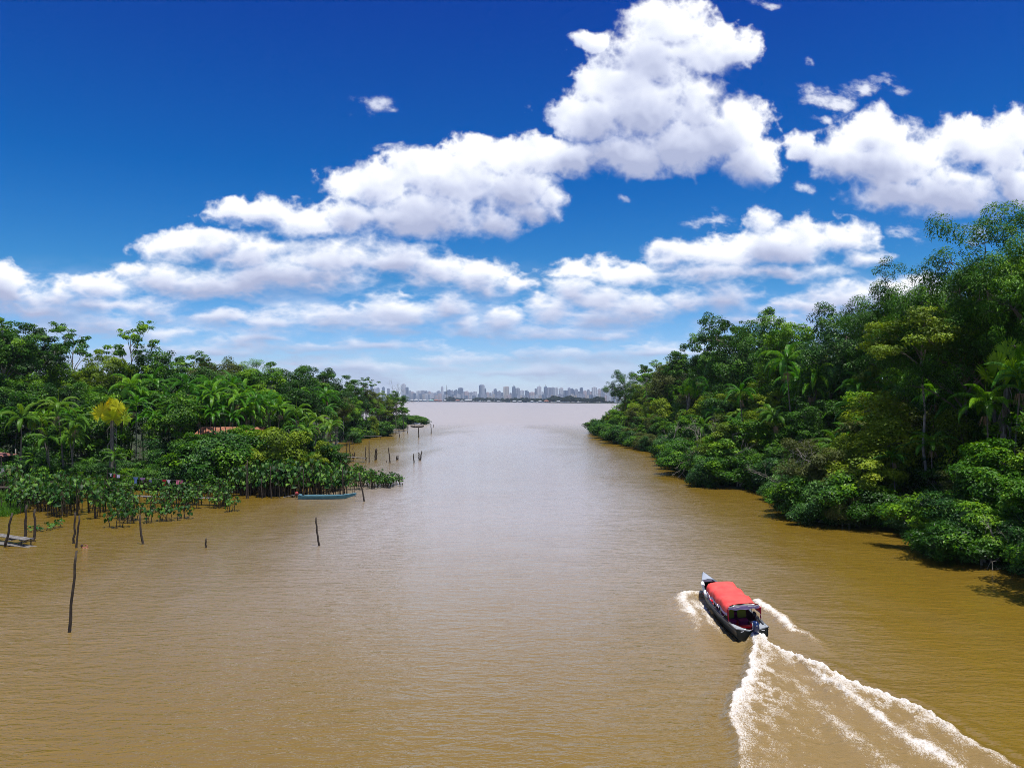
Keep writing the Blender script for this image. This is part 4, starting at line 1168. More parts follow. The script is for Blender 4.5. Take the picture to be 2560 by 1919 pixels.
CITY = [ # left, right, top (crop units), facade, label
 (20,42,148,'b',None),(45,72,168,'w',None),(74,100,165,'g',None),(120,145,160,'b',None),(165,188,172,'g',None),(196,222,190,'w',None),(236,262,195,'g',None),
 (290,325,130,'w','pale slender tower, tallest at the left end of the city skyline'),
 (326,350,162,'b','blue tower standing against the right side of the tallest left tower'),
 (352,372,192,'g',None),(372,402,200,'p',None),(402,416,214,'g',None),
 (420,455,195,'w',None),(455,490,190,'g',None),(490,515,195,'b',None),(515,542,198,'p',None),(542,565,207,'w',None),(565,592,212,'g',None),(593,628,195,'g',None),
 (630,652,155,'w','thin pale tower just left of the tall mast'),
 (655,684,200,'b',None),(686,715,184,'b',None),(715,742,188,'g',None),(745,775,184,'b',None),
 (779,823,168,'b','broad dark flat-topped tower right of the mast'),
 (824,835,200,'g',None),(835,875,197,'p',None),(877,905,205,'g',None),(905,940,200,'w',None),
 (960,1008,143,'g','round-topped wide tower, highest in the middle of the skyline'),
 (1008,1022,172,'b','narrow blue tower touching the right of the round-topped wide tower'),
 (1022,1045,205,'p',None),(1045,1068,212,'g',None),(1070,1090,195,'w',None),(1085,1115,176,'b',None),(1115,1150,195,'g',None),(1150,1168,210,'b',None),
 (1170,1220,155,'o','pale sand-coloured tower with stepped top standing free in mid skyline'),
 (1222,1245,212,'g',None),
 (1245,1275,153,'b','blue-grey tower with pointed roof right of the sand-coloured tower'),
 (1275,1312,170,'g',None),(1312,1350,188,'w',None),(1355,1390,190,'b',None),(1390,1440,205,'p',None),(1440,1460,175,'g',None),
 (1460,1498,155,'w','tower with spiked top left of the gap in the right half of the skyline'),
 (1500,1518,200,'w',None),
 (1519,1550,155,'b','dark tower with antenna on the right of the skyline gap'),
 (1550,1582,165,'g',None),(1582,1612,163,'g',None),(1614,1645,164,'w',None),(1652,1688,165,'w',None),(1690,1724,190,'b',None),(1726,1750,166,'g',None),(1752,1780,172,'b',None),
 (1782,1815,178,'g',None),(1815,1830,200,'b',None),
 (1830,1858,165,'b','dark tower with small cap above the dark shore trees'),
 (1860,1890,192,'p',None),(1890,1918,183,'g',None),(1920,1935,200,'p',None),
 (1935,1978,162,'w','pale wide tower near the right end of the skyline'),
 (1985,2010,178,'p',None),(2010,2044,172,'g',None),(2046,2078,176,'w',None),(2078,2095,195,'w',None),
 (2095,2125,178,'g','last tower of the skyline, beside the right bank trees'),
 (2128,2150,190,'w',None),(2155,2180,196,'g',None),
 # second, lower row filling between
 ] 
crg = np.random.default_rng(77)
cx = 300
while cx < 2100:
    w = crg.uniform(18, 34); CITY.append((cx, cx + w, crg.uniform(212, 238), 'wgpobg'[crg.integers(6)], 'low')); cx += w * crg.uniform(.7, 1.5)
ROOFM = principled('flat_roof', (.35, .35, .37), .8)
def city_zone(X):
    for lim, t in ((290, 'seen through the last left bank trees'), (640, 'between the tallest left tower and the mast'), (960, 'between the mast and the round-topped tower'),
                   (1170, 'between the round-topped and the sand-coloured towers'), (1460, 'between the sand-coloured and the spiked towers'), (1830, 'above the dark shore trees, left half'), (3000, 'above the dark shore trees, right half')):
        if X < lim: return t
for i, (xa, xb, yt, f, label) in enumerate(CITY):
    pa, pb, py = 920 + xa * .2893, 920 + xb * .2893, 920 + yt * .2893
    low = label == 'low'
    d = shore_d((pa + pb) / 2) * (1.0 if low else 1.0) + (crg.uniform(260, 420) if low else crg.uniform(450, 900))
    x0, z = at_d(pa, py, d); x1, _ = at_d(pb, py, d); w = x1 - x0; dep = min(26, w * .9); cxw = (x0 + x1) / 2
    m = MB(); hw, hd = w / 2, dep / 2
    zz = z - 1
    if label and 'round-topped' in label and 'touching' not in label:
        a = np.linspace(0, 2 * math.pi, 16, endpoint=False)
        m.prism([(math.cos(t) * hw, math.sin(t) * hd) for t in a], 0, zz * .95); m.prism([(math.cos(t) * hw * .8, math.sin(t) * hd * .8) for t in a], zz * .95 + .01, zz)
    else:
        k = i % 4
        if k == 0:    # recessed centre
            m.box((-w * .31, 0, zz * .485), (w * .38, dep, zz * .97)); m.box((w * .31, 0, zz * .485), (w * .38, dep, zz * .97)); m.box((0, 1, zz * .48), (w * .238, dep - 3, zz * .96))
        elif k == 1:
            m.box((0, 0, zz * .475), (w, dep, zz * .95))
        elif k == 2:  # stepped
            m.box((-w * .2, 0, zz * .475), (w * .6, dep, zz * .95)); m.box((w * .3, .5, zz * .45), (w * .398, dep * .9, zz * .90))
        else:
            m.box((0, 0, zz * .47), (w * .72, dep, zz * .94)); m.box((0, 0, zz * .465), (w, dep * .62, zz * .93))
        if not low:
            m.box((w * (.1 if k else 0), 0, zz * .965 + .02), (w * .42, dep * .5, zz * .06))
            for q in (-.3, .32): m.box((w * q, -dep * .2, zz * .955), (w * .1, dep * .15, zz * .03))
    root = empty('low_building' if low else 'tower_block', (cxw, d, 1.0))
    m.build('facade', FAC[f], root)
    r = MB().box((0, 0, zz * .97 + .8), (w * .5, dep * .55, 1.2))
    if label and ('spiked' in label or 'antenna' in label or 'highest' in label or 'pointed' in label): r.tube([(0, 0, zz * .9), (0, 0, zz * 1.10)], [1.6, .5], 5)
    r.build('roof_parapet', ROOFM, root)
    if low:
        lb = 'small pale building ' + city_zone(xa); tag(root, lb, 'building', lb)
    elif label: tag(root, label, 'tower')
    else:
        lb = {'w': 'pale', 'g': 'grey', 'b': 'bluish', 'p': 'pinkish', 'o': 'sand-coloured'}[f] + ' apartment tower ' + city_zone(xa); tag(root, lb, 'tower', lb)
MET = principled('dark_metal', (.05, .05, .055), .5, .5)
# mast
d = shore_d(1117) + 40; x, z = at_d(1117, 962, d)
mm = MB(); 
for sx, sy in ((-1, -1), (1, -1), (1, 1), (-1, 1)): mm.tube([(sx * 3.0, sy * 3.0, 0), (sx * 1.3, sy * 1.3, z * .8), (sx * .3, sy * .3, z - 1)], [.9, .7, .5], 4)
for k in range(14):
    f = k / 14; w = 3.0 * (1 - f * .75); zz = f * z * .95
    for a, b in (((-w, -w), (w, -w)), ((w, -w), (w, w)), ((w, w), (-w, w)), ((-w, w), (-w, -w))): mm.tube([(*a, zz), (*b, zz + z * .06)], .3, 3, False)
o = mm.build('radio_mast', MET); o.location = (x, d, 1.0); tag(o, 'dark lattice mast rising from the far shore left of centre', 'mast')
# waterfront houses, sheds
def hip_house(loc, w, dp, h, rh, wall, roof, label, flat=False):
    r = empty('waterfront_house', loc); a, b = w / 2, dp / 2
    MB().box((0, 0, h / 2), (w, dp, h)).build('wall', wall, r)
    m = MB(); e = .8
    m.add([(-a-e,-b-e,h+.02),(a+e,-b-e,h+.02),(a+e,b+e,h+.02),(-a-e,b+e,h+.02),(-a*.6,0,h+rh),(a*.6,0,h+rh)], [(0,1,5,4),(2,3,4,5),(3,2,1,0)], [(1,2,5),(3,0,4)])
    m.build('roof', roof, r)
    dm = MB()
    for k in (-.3, 0, .3): dm.box((w * k, -b - .06, h * .45), (w * .12, .1, h * .5))
    dm.build('openings', MET, r)
    return tag(r, label, 'house', label)
RW = {'white': principled('white_sheet_roof', (.26, .27, .29), .5), 'red': principled('red_tile_roof', (.22, .08, .055), .8), 'green': principled('green_sheet_roof', (.16, .34, .30), .6), 'grey': principled('grey_sheet_roof', (.28, .30, .33), .6)}
WL = {'w': principled('white_wall', (.30, .30, .30), .8), 'd': principled('dark_plank_wall', (.12, .10, .09), .9), 'b': principled('blue_wall', (.20, .34, .42), .8)}
for px, wpx, hpx, rf, wl in ((1030,8,5,'grey','d'),(1040,10,6,'white','w'),(1052,9,5,'grey','d'),(1062,10,5,'grey','b'),(1073,9,4,'white','w'),(1079,12,5,'green','b'),(1090,12,5,'red','d'),(1101,9,4,'red','d'),(1113,9,5,'white','w'),(1122,9,5,'grey','b'),
        (1132,13,6,'red','w'),(1144,12,5,'red','w'),(1155,8,4,'grey','d'),(1171,21,6,'white','d'),(1186,8,4,'white','w'),(1206,16,4,'white','b'),(1222,9,4,'grey','w'),(1243,14,8,'white','w'),(1246,9,3,'white','w'),(1270,12,4,'grey','b'),(1286,10,4,'grey','d'),
        (1300,9,4,'white','w'),(1312,9,3,'white','b'),(1368,17,6,'red','w'),(1396,10,5,'grey','w'),(1447,8,4,'grey','w'),(1330,8,4,'grey','b'),(1350,8,5,'white','w')):
    d = shore_d(px) + 22 + (crg.uniform(60, 160) if px in (1243, 1270, 1350) else crg.uniform(0, 40)); sc_ = d / F
    hip_house(((px - 1280) / F * d, d, 1.0), wpx * sc_, 14, hpx * sc_ * .55, hpx * sc_ * .5, WL[wl], RW[rf], {'w': 'white', 'd': 'dark', 'b': 'blue'}[wl] + '-walled waterfront house with ' + rf + ' roof on the far shore ' + ('left of the round-topped tower' if px < 1200 else 'right of the round-topped tower'))
# trees of the far shore
L_FAR = leaf_mat('leaf_far', (.004, .014, .003), (.010, .030, .005), (.025, .055, .010), .15, .6)
FT = tree_proto('far_shore_tree', 101, 16, 8.5, 6.5, 6.5, 9, 6, 2.2, 42, 1.7, 1.2, L_FAR, BARK, 'tree', low=-1)
P['ft'] = FT; FT2 = tree_proto('far_shore_tree', 102, 16, 9.0, 7.5, 6.5, 9, 6, 2.3, 42, 1.8, 1.3, L_FAR, BARK, 'tree', low=-1); P['ft2'] = FT2
def far_tree(px, py, dd, lb, wide=1.3):
    d = shore_d(px) + dd; x, z = at_d(px, py, d); k = 'ft' if crg.random() < .7 else 'ft2'; s = max(.25, z / top_of(k))
    place(P[k], (x, d, 1.0), crg.uniform(0, 6.28), (s * wide, s * wide, s), lb, 'tree', lb)
top_px = lambda X: 920 + X * .2893
prof = ((1575,252),(1610,232),(1640,246),(1680,252),(1700,250),(1730,232),(1760,246),(1800,250),(1840,256),(1880,258),(1920,262),(1945,262),(1975,244),(2005,240),(2030,256),(2045,280),(2100,282))
X = 1578
while X < 2120:
    Y = np.interp(X, [a for a, _ in prof], [b for _, b in prof]) + crg.uniform(0, 5)
    far_tree(top_px(X), 920 + Y * .2893, crg.uniform(30, 120), 'dark tree in the big grove on the right of the far shore', 1.2); X += crg.uniform(9, 15)
X = 560
while X < 1580:
    dens = .35 if X < 900 else .9
    if crg.random() < dens and not (1500 < X < 1585 and crg.random() < .5):
        Y = crg.uniform(254, 268) + (6 if X < 700 else 0)
        far_tree(top_px(X), 920 + Y * .2893, crg.uniform(60, 200), 'low tree in the scattered row along the far shore', 1.5)
    X += crg.uniform(10, 20)
for X, Y in ((700,246),(720,250),(745,252),(930,254),(950,250),(970,252),(1000,256),(1360,256)):
    far_tree(top_px(X), 920 + Y * .2893, 30, 'rounder tree standing higher in the row along the far shore', 1.5)
# ------------------------------------------------------------------ river boat with the red canopy
def lofted(mb, rings, closed=False, tone=.5):
    rings = np.array(rings, float); n, k, _ = rings.shape
    q = []
    for i in range(n - 1):
        for j in range(k if closed else k - 1):
            j2 = (j + 1) % k; q.append((i*k+j, i*k+j2, (i+1)*k+j2, (i+1)*k+j))
    return mb.add(rings.reshape(-1, 3), q, None, tone)

def motor_boat():
    HULL = principled('boat_hull_dark_green', (.012, .021, .020), .35, .4, noise=(2.5, (.022, .034, .032)))
    GUN = principled('boat_grey_trim', (.10, .115, .125), .4, .5, noise=(5, (.065, .075, .08)))
    INS = principled('boat_inside_dark', (.03, .035, .035), .7, .3)
    CAN = principled('red_canvas', (.86, .095, .075), .55, .35, noise=(1.5, (.76, .060, .050)), bump=(2.2, .6, .06))
    LIN = principled('mauve_canvas_lining', (.42, .33, .50), .8, .2)
    RED = principled('red_paint', (.55, .012, .018), .35, .5)
    WHT = principled('white_plastic', (.80, .80, .80), .4, .5)
    BLK = principled('black_plastic', (.012, .012, .014), .4, .5)
    NAV = principled('motor_navy', (.008, .022, .085), .16, .6)
    LIM = principled('lime_seat', (.16, .26, .015), .6, .3)
    PUR = principled('purple_cushion', (.20, .05, .18), .7, .2)
    STE = principled('steel_tube', (.55, .55, .55), .35, .5, .8)
    root = empty('river_boat', (11.95, 39.05, 0.0)); root.rotation_euler = (R(.35), R(-4.3), R(-.6))
    tag(root, 'narrow dark green motor boat with red canvas canopy speeding up the river', 'boat')
    Y_ = [0, 1.3, 3, 5, 7, 8.5, 9.4, 10.0, 10.25]
    B_ = [.79, .83, .86, .85, .74, .50, .29, .12, .03]
    W_ = [.54, .57, .60, .58, .46, .26, .12, .04, .01]
    G_ = [.70, .64, .62, .64, .72, .86, .98, 1.08, 1.14]
    Zb = [-.18, -.18, -.18, -.18, -.12, .02, .20, .42, .60]
    yy = np.linspace(0, 1, 42) ** .9 * 10.25
    ip = lambda A, y: np.interp(y, Y_, A)
    def sm(A):
        v = np.array([ip(A, y) for y in yy]); k = np.array([.25, .5, .25]); 
        for _ in range(6): v = np.r_[v[0], np.convolve(v, k, 'valid'), v[-1]]
        return v
    b, w, g, z = sm(B_), sm(W_), sm(G_), sm(Zb)
    BE = lambda y: float(np.interp(y, yy, b)); GE = lambda y: float(np.interp(y, yy, g)); ZE = lambda y: float(np.interp(y, yy, z)); WE = lambda y: float(np.interp(y, yy, w))
    m = MB()
    def ring(i, t=0.0):
        bb, ww, gg, zz = max(b[i] - t, .005), max(w[i] - t, .003), g[i], z[i] + t
        return [(-bb, yy[i], gg), (-bb * .97, yy[i], gg * .55 + zz * .45), (-ww, yy[i], zz + .06), (0, yy[i], zz), (ww, yy[i], zz + .06), (bb * .97, yy[i], gg * .55 + zz * .45), (bb, yy[i], gg)]
    lofted(m, [ring(i) for i in range(42)]); lofted(m, [ring(i, .035)[::-1] for i in range(42)])
    hull = m.build('hull', HULL, root, True)
    # rub rail and floor inside
    m = MB()
    for s in (-1, 1): m.tube([(s * b[i], yy[i], g[i] - .12) for i in range(42)], .022, 5, False)
    m.build('rub_rail', GUN, root, True)
    m = MB()
    for s in (-1, 1):
        rr = [[(s * (b[i] + .035), yy[i], g[i] - .03), (s * (b[i] + .035), yy[i], g[i] + .025), (s * max(b[i] - .085, .0), yy[i], g[i] + .025), (s * max(b[i] - .085, .0), yy[i], g[i] - .03)] for i in range(42)]
        lofted(m, rr, True)
    m.build('gunwale', GUN, root)
    m = MB(); lofted(m, [[(-.79, .02, .72), (0, .0, .56), (.79, .02, .72)], [(-.775, .03, .304), (0, .02, .28), (.775, .03, .304)], [(-.55, .06, -.12), (0, .06, -.13), (.55, .06, -.12)], [(-.54, .07, -.2), (0, .07, -.2), (.54, .07, -.2)]])
    lofted(m, [[(-.76, .08, .72), (0, .06, .56), (.76, .08, .72)], [(-.74, .09, .304), (0, .08, .28), (.74, .09, .304)], [(-.52, .12, -.12), (0, .12, -.13), (.52, .12, -.12)]])
    tr = m.build('transom', HULL, root)
    m = MB()
    for s in (-1, 1): m.add([(s * .80, -.01, .745), (s * .80, .12, .745), (s * .12, .10, .60), (s * .12, -.03, .60), (s * .80, -.01, .70), (s * .12, -.03, .55)], [(0, 1, 2, 3), (0, 3, 5, 4)])
    m.add([(-.12, -.03, .60), (-.12, .10, .60), (.12, .10, .60), (.12, -.03, .60)], [(0, 1, 2, 3)])
    m.build('trim', bpy.data.materials.get('grey_light_trim') or principled('grey_light_trim', (.30, .33, .35), .45), tr)
    for q in (-.50, .53): MB().box((q, -.012, .565), (.16, .02, .030), ry=.15 * np.sign(q)).build('name_mark', WHT, tr)
    m = MB()
    ii = [i for i in range(42) if .25 < yy[i] < 9.2]
    lofted(m, [[(-max(w[i] - .02, .02), yy[i], z[i] + .14), (max(w[i] - .02, .02), yy[i], z[i] + .14)] for i in ii]); m.build('floor', RED, root)
    # corner knees at the stern
    m = MB()
    for s in (-1, 1): m.add([(s * .80, .02, .73), (s * .80, .95, .69), (s * .70, .95, .69), (s * .30, .10, .64)], [(0, 1, 2, 3)]); m.add([(s * .80, .02, .72), (s * .80, .95, .68), (s * .70, .95, .68), (s * .30, .10, .63)], [(3, 2, 1, 0)])
    m.build('stern_knees', principled('grey_light_trim', (.30, .33, .35), .45), root)
    # bow deck
    m = MB(); dk = [i for i in range(42) if yy[i] > 9.0]
    lofted(m, [[(-b[i], yy[i], g[i] + .03), (0, yy[i], g[i] + .07), (b[i], yy[i], g[i] + .03)] for i in dk]); 
    i0 = dk[0]; m.add([(-b[i0], yy[i0], g[i0] + .03), (b[i0], yy[i0], g[i0] + .03), (b[i0], yy[i0], g[i0] - .10), (-b[i0], yy[i0], g[i0] - .10)], [(0, 1, 2, 3)])
    m.build('bow_deck', principled('bow_deck_grey', (.30, .335, .39), .5, .4), root)
    # canopy: three bays of canvas over hoops
    ya, yb = 1.30, 5.90
    hoops = [ya, 2.85, 4.40, yb]
    def top(y): 
        t = np.array([abs(y - h) for h in hoops]).min()
        return 1.41 + .125 * (1 - min(t / .95, 1)) ** 1.8 * 1 + .02 * (y - ya) / 5
    def section(y, t=0.0):
        r = []; hw = .80 - t - .02 * (y - ya) / 5; zt = top(y) - t
        for a in np.linspace(-1, 1, 21):
            x = hw * np.sign(a) * min(1, abs(a) * 1.28); k = max(0, (abs(a) - .70) / .30)
            zz = zt + .06 * (1 - (x / hw) ** 2) - .05 * max(0, abs(x / hw) - .7) / .3 - .33 * k
            x = x + np.sign(a) * (.05 * k + .02 * math.sin(y * 9 + a) * k)
            r.append((x, y, zz))
        return r
    m = MB(); ys = np.linspace(ya, yb, 60)
    lofted(m, [section(y) for y in ys]); lofted(m, [section(y, .012)[::-1] for y in ys])
    # sloping front flap
    f0 = section(yb); lofted(m, [f0, [(p[0] * .96, p[1] + .16, p[2] - .05) for p in f0], [(p[0] * .90, p[1] + .26, p[2] - .16) for p in f0]])
    can = m.build('canopy', CAN, root, True)
    m = MB()
    for s in (-1, 1):
        lofted(m, [[(s * (.862), y, section(y)[0][2] + .02), (s * .872, y, section(y)[0][2] - .10 - .035 * abs(math.sin(y * 3.2)))] for y in ys])
    xs_ = np.linspace(-.78, .78, 24)
    lofted(m, [[(x, ya - .01, 1.49 - .03 * (x / .8) ** 2), (x, ya - .03, 1.33 - .05 * (1 - (x / .8) ** 2) - .02 * math.sin(x * 11))] for x in xs_])
    m.build('valance', LIN, can)
    m = MB(); m.tube([(x, ya - .035, 1.50 - .04 * (x / .8) ** 2) for x in xs_], .016, 5)
    for s in (-1, 1): m.tube([(s * .74, ya - .04, 1.46), (s * .5, ya - .05, 1.40), (s * .2, ya - .05, 1.44)], .012, 4)
    m.build('rear_hem', RW['white'], can)
    m = MB()
    for hI, y in enumerate(hoops):
        pts = [(-.81, y, GE(y)), (-.82, y, 1.1), (-.78, y, 1.36), (-.5, y, top(y) - .02), (.5, y, top(y) - .02), (.78, y, 1.36), (.82, y, 1.1), (.81, y, GE(y))]
        m.tube(pts, .018, 6)
    for s in (-1, 1): m.tube([(s * .75, ya, 1.30), (s * .75, yb, 1.34)], .014, 5)
    m.build('canopy_frame', STE, root, True)
    WINE = principled('wine_canvas', (.28, .01, .03), .8, .2)
    for s in (-1, 1):   # rolled red leg sleeves at the rear
        m = MB().tube([(s * .83, ya - .02, 1.34), (s * .83, ya, 1.0), (s * .81, ya + .02, .68)], [.06 if s > 0 else .045, .035, .03], 7)
        m.build('leg_sleeve', WINE, can)
    # sagging ropes along the left side
    m = MB()
    for y0, y1, dp in ((1.5, 3.2, .42), (3.2, 5.0, .40), (5.0, 6.8, .30)):
        t = np.linspace(0, 1, 9); m.tube([(-.90, y0 + (y1 - y0) * k, 1.14 - dp * 4 * k * (1 - k)) for k in t], .011, 4, False)
    m.tube([(.84, 1.5, 1.1), (.80, 1.0, .85), (.74, .55, .76)], .012, 4, False)
    m.build('rope', STE, root, True)
    # seats
    for y in (2.75, 4.0, 5.2):
        for x in (-.34, .30):
            st = MB().box((x, y, .30), (.50, .46, .10), bev=.03).box((x, y + .02, .12), (.40, .36, .24)).build('seat', PUR, root)
            MB().box((x, y + .24, .62), (.46, .08, .52), rx=-.15, bev=.03).build('backrest', LIM, st)
            MB().box((x, y + .19, .40), (.50, .04, .10), rx=-.15).build('frame', BLK, st)
    MB().box((0, 1.65, .30), (1.40, .30, .05), bev=.01).build('bench', RED, root)
    MB().box((0, .62, .34), (1.34, .34, .05), bev=.01).build('bench', RED, root)
    MB().box((-.08, 7.35, .62), (1.30, .24, .05), bev=.01).build('bench', RED, root)
    m = MB().box((.42, 1.45, .44), (.20, .24, .24), bev=.04); fu = m.build('fuel_tank', RED, root)
    MB().box((.42, 1.43, .575), (.10, .10, .04), bev=.01).build('cap', WHT, fu)
    m = MB().box((.58, .42, .42), (.18, .26, .22), bev=.04); fu = m.build('fuel_tank', RED, root)
    MB().box((.58, .36, .55), (.12, .08, .03), bev=.01).build('cap', WHT, fu)
    m = MB().box((-.40, .14, .64), (.24, .07, .03), bev=.01); m.build('cleat_plate', WHT, root)
    # black fenders and a dark bag on the right side aft
    for y, zz in ((1.75, .80), (1.35, .72)):
        MB().tube([(.62, y, zz + .22), (.64, y, zz + .12), (.66, y - .02, zz - .12), (.66, y - .02, zz - .22)], [.03, .10, .11, .04], 9).build('fender', BLK, root, True)
    MB().box((.60, 1.0, .66), (.16, .50, .16), rx=.2, bev=.05).build('dark_bag', BLK, root)
    MB().tube([(.70, .45, .74), (.72, 1.1, .74)], .045, 7).build('rolled_mat', GUN, root, True)
    # white fenders at the bow, left
    MB().tube([(-.42, 8.75, .98), (-.44, 8.7, .93), (-.47, 8.45, .82), (-.47, 8.35, .76)], [.03, .10, .11, .03], 9).build('fender', WHT, root, True)
    MB().tube([(-.64, 7.15, .86), (-.66, 7.05, .82), (-.70, 6.8, .72), (-.70, 6.72, .68)], [.03, .09, .10, .03], 9).build('fender', WHT, root, True)
    MB().box((-.56, 6.55, .62), (.14, .22, .22), bev=.03).build('life_vest', RED, root)
    MB().box((-.56, 6.75, .74), (.16, .14, .20), bev=.03).build('white_box', WHT, root)
    # passengers' bags
    # outboard motor
    mo = MB(); 
    prof = [(.0, .11, .13), (.06, .150, .20), (.20, .165, .25), (.34, .160, .25), (.46, .140, .22), (.53, .10, .16), (.56, .03, .06)]
    rings = []
    for hgt, a_, b_ in prof:
        rings.append([(.10 + a_ * np.sign(math.cos(t)) * abs(math.cos(t)) ** .7, -.24 - .06 * hgt + b_ * np.sign(math.sin(t)) * abs(math.sin(t)) ** .7, .58 + hgt) for t in np.linspace(0, 2 * math.pi, 20, endpoint=False)])
    lofted(mo, rings, True); mot = mo.build('outboard_motor', NAV, root, True)
    MB().box((.10, -.22, .52), (.24, .34, .12), bev=.03).box((.10, -.20, .26), (.15, .20, .46), bev=.04).box((.10, -.24, -.02), (.09, .26, .22), bev=.02).box((.10, -.22, -.12), (.26, .36, .03)).build('lower_leg', NAV, mot)
    MB().box((.10, -.02, .50), (.22, .10, .26), bev=.02).box((.10, .03, .62), (.26, .12, .05), bev=.01).build('clamp_bracket', BLK, mot)
    lt = MB()   # row of white characters running down the left face of the cowl
    for k in range(6):
        z0 = 1.06 - k * .058
        lt.box((-.066, -.34, z0), (.012, .085, .012)); lt.box((-.066, -.34 + (.035 if k % 2 else -.035), z0 - .018), (.012, .012, .034))
    lt.build('lettering', WHT, mot)
    MB().tube([(.10, .06, .78), (.08, .42, .84), (.06, .62, .86)], [.03, .025, .03], 6).build('tiller', BLK, mot, True)
    MB().box((.10, -.50, .96), (.06, .02, .03)).box((.10, -.47, .66), (.04, .02, .03)).build('badge', WHT, mot)
    return root
motor_boat()

def blue_canoe():
    BL = principled('canoe_blue', (.035, .150, .200), .5, .4, noise=(3, (.055, .200, .250)))
    BI = principled('canoe_blue_inside', (.16, .34, .40), .6, .3, noise=(4, (.10, .24, .30)))
    x0, y0 = gp(743, 1248); x1, _ = gp(888, 1248); Ln = x1 - x0
    r = empty('canoe', (x0, y0 + .5, 0), R(2)); tag(r, 'long narrow turquoise-blue wooden canoe moored in front of the water plants', 'canoe')
    t = np.linspace(0, 1, 30); bw = .50 * np.clip(np.sin(np.clip(t * .98 + .10, 0, 1) * math.pi), .02, 1) ** .45 * np.where(t > .7, 1 - ((t - .7) / .3) ** 1.8 * .95, 1)
    sh = .42 + .10 * (t < .05) + .28 * np.clip((t - .58) / .42, 0, 1) ** 1.8
    kl = -.12 + .60 * np.clip((t - .66) / .34, 0, 1) ** 1.7
    m = MB(); i_ = MB(); g = MB()
    f = lambda e, k: [[(t[j] * Ln, -(bw[j] - e), sh[j]), (t[j] * Ln, -(bw[j] - e) * .78, kl[j] + .05 + e), (t[j] * Ln, 0, kl[j] + e), (t[j] * Ln, (bw[j] - e) * .78, kl[j] + .05 + e), (t[j] * Ln, bw[j] - e, sh[j])][::k] for j in range(30)]
    lofted(m, f(0, 1)); e0 = f(0, 1)[0]; m.add(e0, [(0, 1, 3, 4)], [(1, 2, 3)])
    lofted(i_, f(.03, -1))
    for s in (-1, 1): g.tube([(t[j] * Ln, s * bw[j], sh[j] + .01) for j in range(30)], .032, 5, False)
    m.build('hull', BL, r, True); i_.build('inside', BI, r); g.build('gunwale', BI, r, True)
    for k in (.18, .42, .66): MB().box((k * Ln, 0, .34), (.22, .84, .04)).build('thwart', BI, r)
    e = empty('outboard_engine', (x0 - .35, y0 + .55, .1)); e.rotation_euler = (0, 0, 0)
    tag(e, 'small long-shaft engine with red tank at the stern of the blue canoe', 'engine')
    MB().box((.15, 0, .52), (.42, .30, .26), bev=.05).build('engine_block', principled('engine_dark_red', (.16, .01, .012), .5), e)
    MB().box((.15, 0, .70), (.30, .22, .10), bev=.03).build('tank', principled('engine_tank_red', (.45, .03, .03), .4), e)
    MB().tube([(0, 0, .42), (-.9, 0, .22), (-1.5, 0, .10)], .022, 6).build('shaft', RW['white'], e)
blue_canoe()

# ------------------------------------------------------------------ poles standing in the water
WOOD = principled('dark_wet_wood', (.035, .028, .022), .85, .2, noise=(4, (.075, .06, .045)))
GREYW = principled('weathered_wood', (.10, .092, .085), .85, .2, noise=(6, (.21, .20, .19)))
prg = np.random.default_rng(9)
def pole(bx, by, tx, ty, rpx, label, group=None, mat=None, name='wooden_pole', z0=0.0):
    x, y = gp(bx, by, z0); xt, zt = at_d(tx, ty, y)
    m = MB(); n = 7; t = np.linspace(0, 1, n); r = rpx * .5 * y / F
    lx = (xt - x)
    p = np.c_[lx * t + prg.normal(size=n) * r * .28, prg.normal(size=n) * r * .25, z0 * 0 + (zt - z0) * t]
    dx = p[1] - p[0]; p = np.vstack([p[0] - dx / (np.linalg.norm(dx) + 1e-6) * .8, p])
    m.tube(p, np.r_[r * 1.1, np.linspace(r * 1.05, r * .78, n) * prg.uniform(.92, 1.08, n)], 7)
    o = m.build(name, mat or WOOD, None, True); o.location = (x, y, z0)
    return tag(o, label, 'pole', group)
pole(174, 1580, 190, 1376, 7.0, 'tallest pole, standing alone in open water at lower left')
pole(184, 1358, 189, 1280, 5.5, 'left one of two poles standing close together behind the tallest pole')
pole(191, 1369, 199, 1288, 5.0, 'right one of two poles standing close together behind the tallest pole')
pole(356, 1359, 349, 1287, 5.5, 'single leaning pole right of the swimmer')
pole(514, 1369, 515, 1345, 4.5, 'short pointed stub between two leaning poles in the left water')
pole(797, 1364, 789, 1292, 5.0, 'single leaning pole in open water below the blue canoe')
pole(911, 1253, 897, 1180, 4.2, 'leaning pole just right of the bow of the blue canoe')
pole(1006, 1212, 1007, 1207, 2.5, 'tiny stub beyond the tip of the water plants')
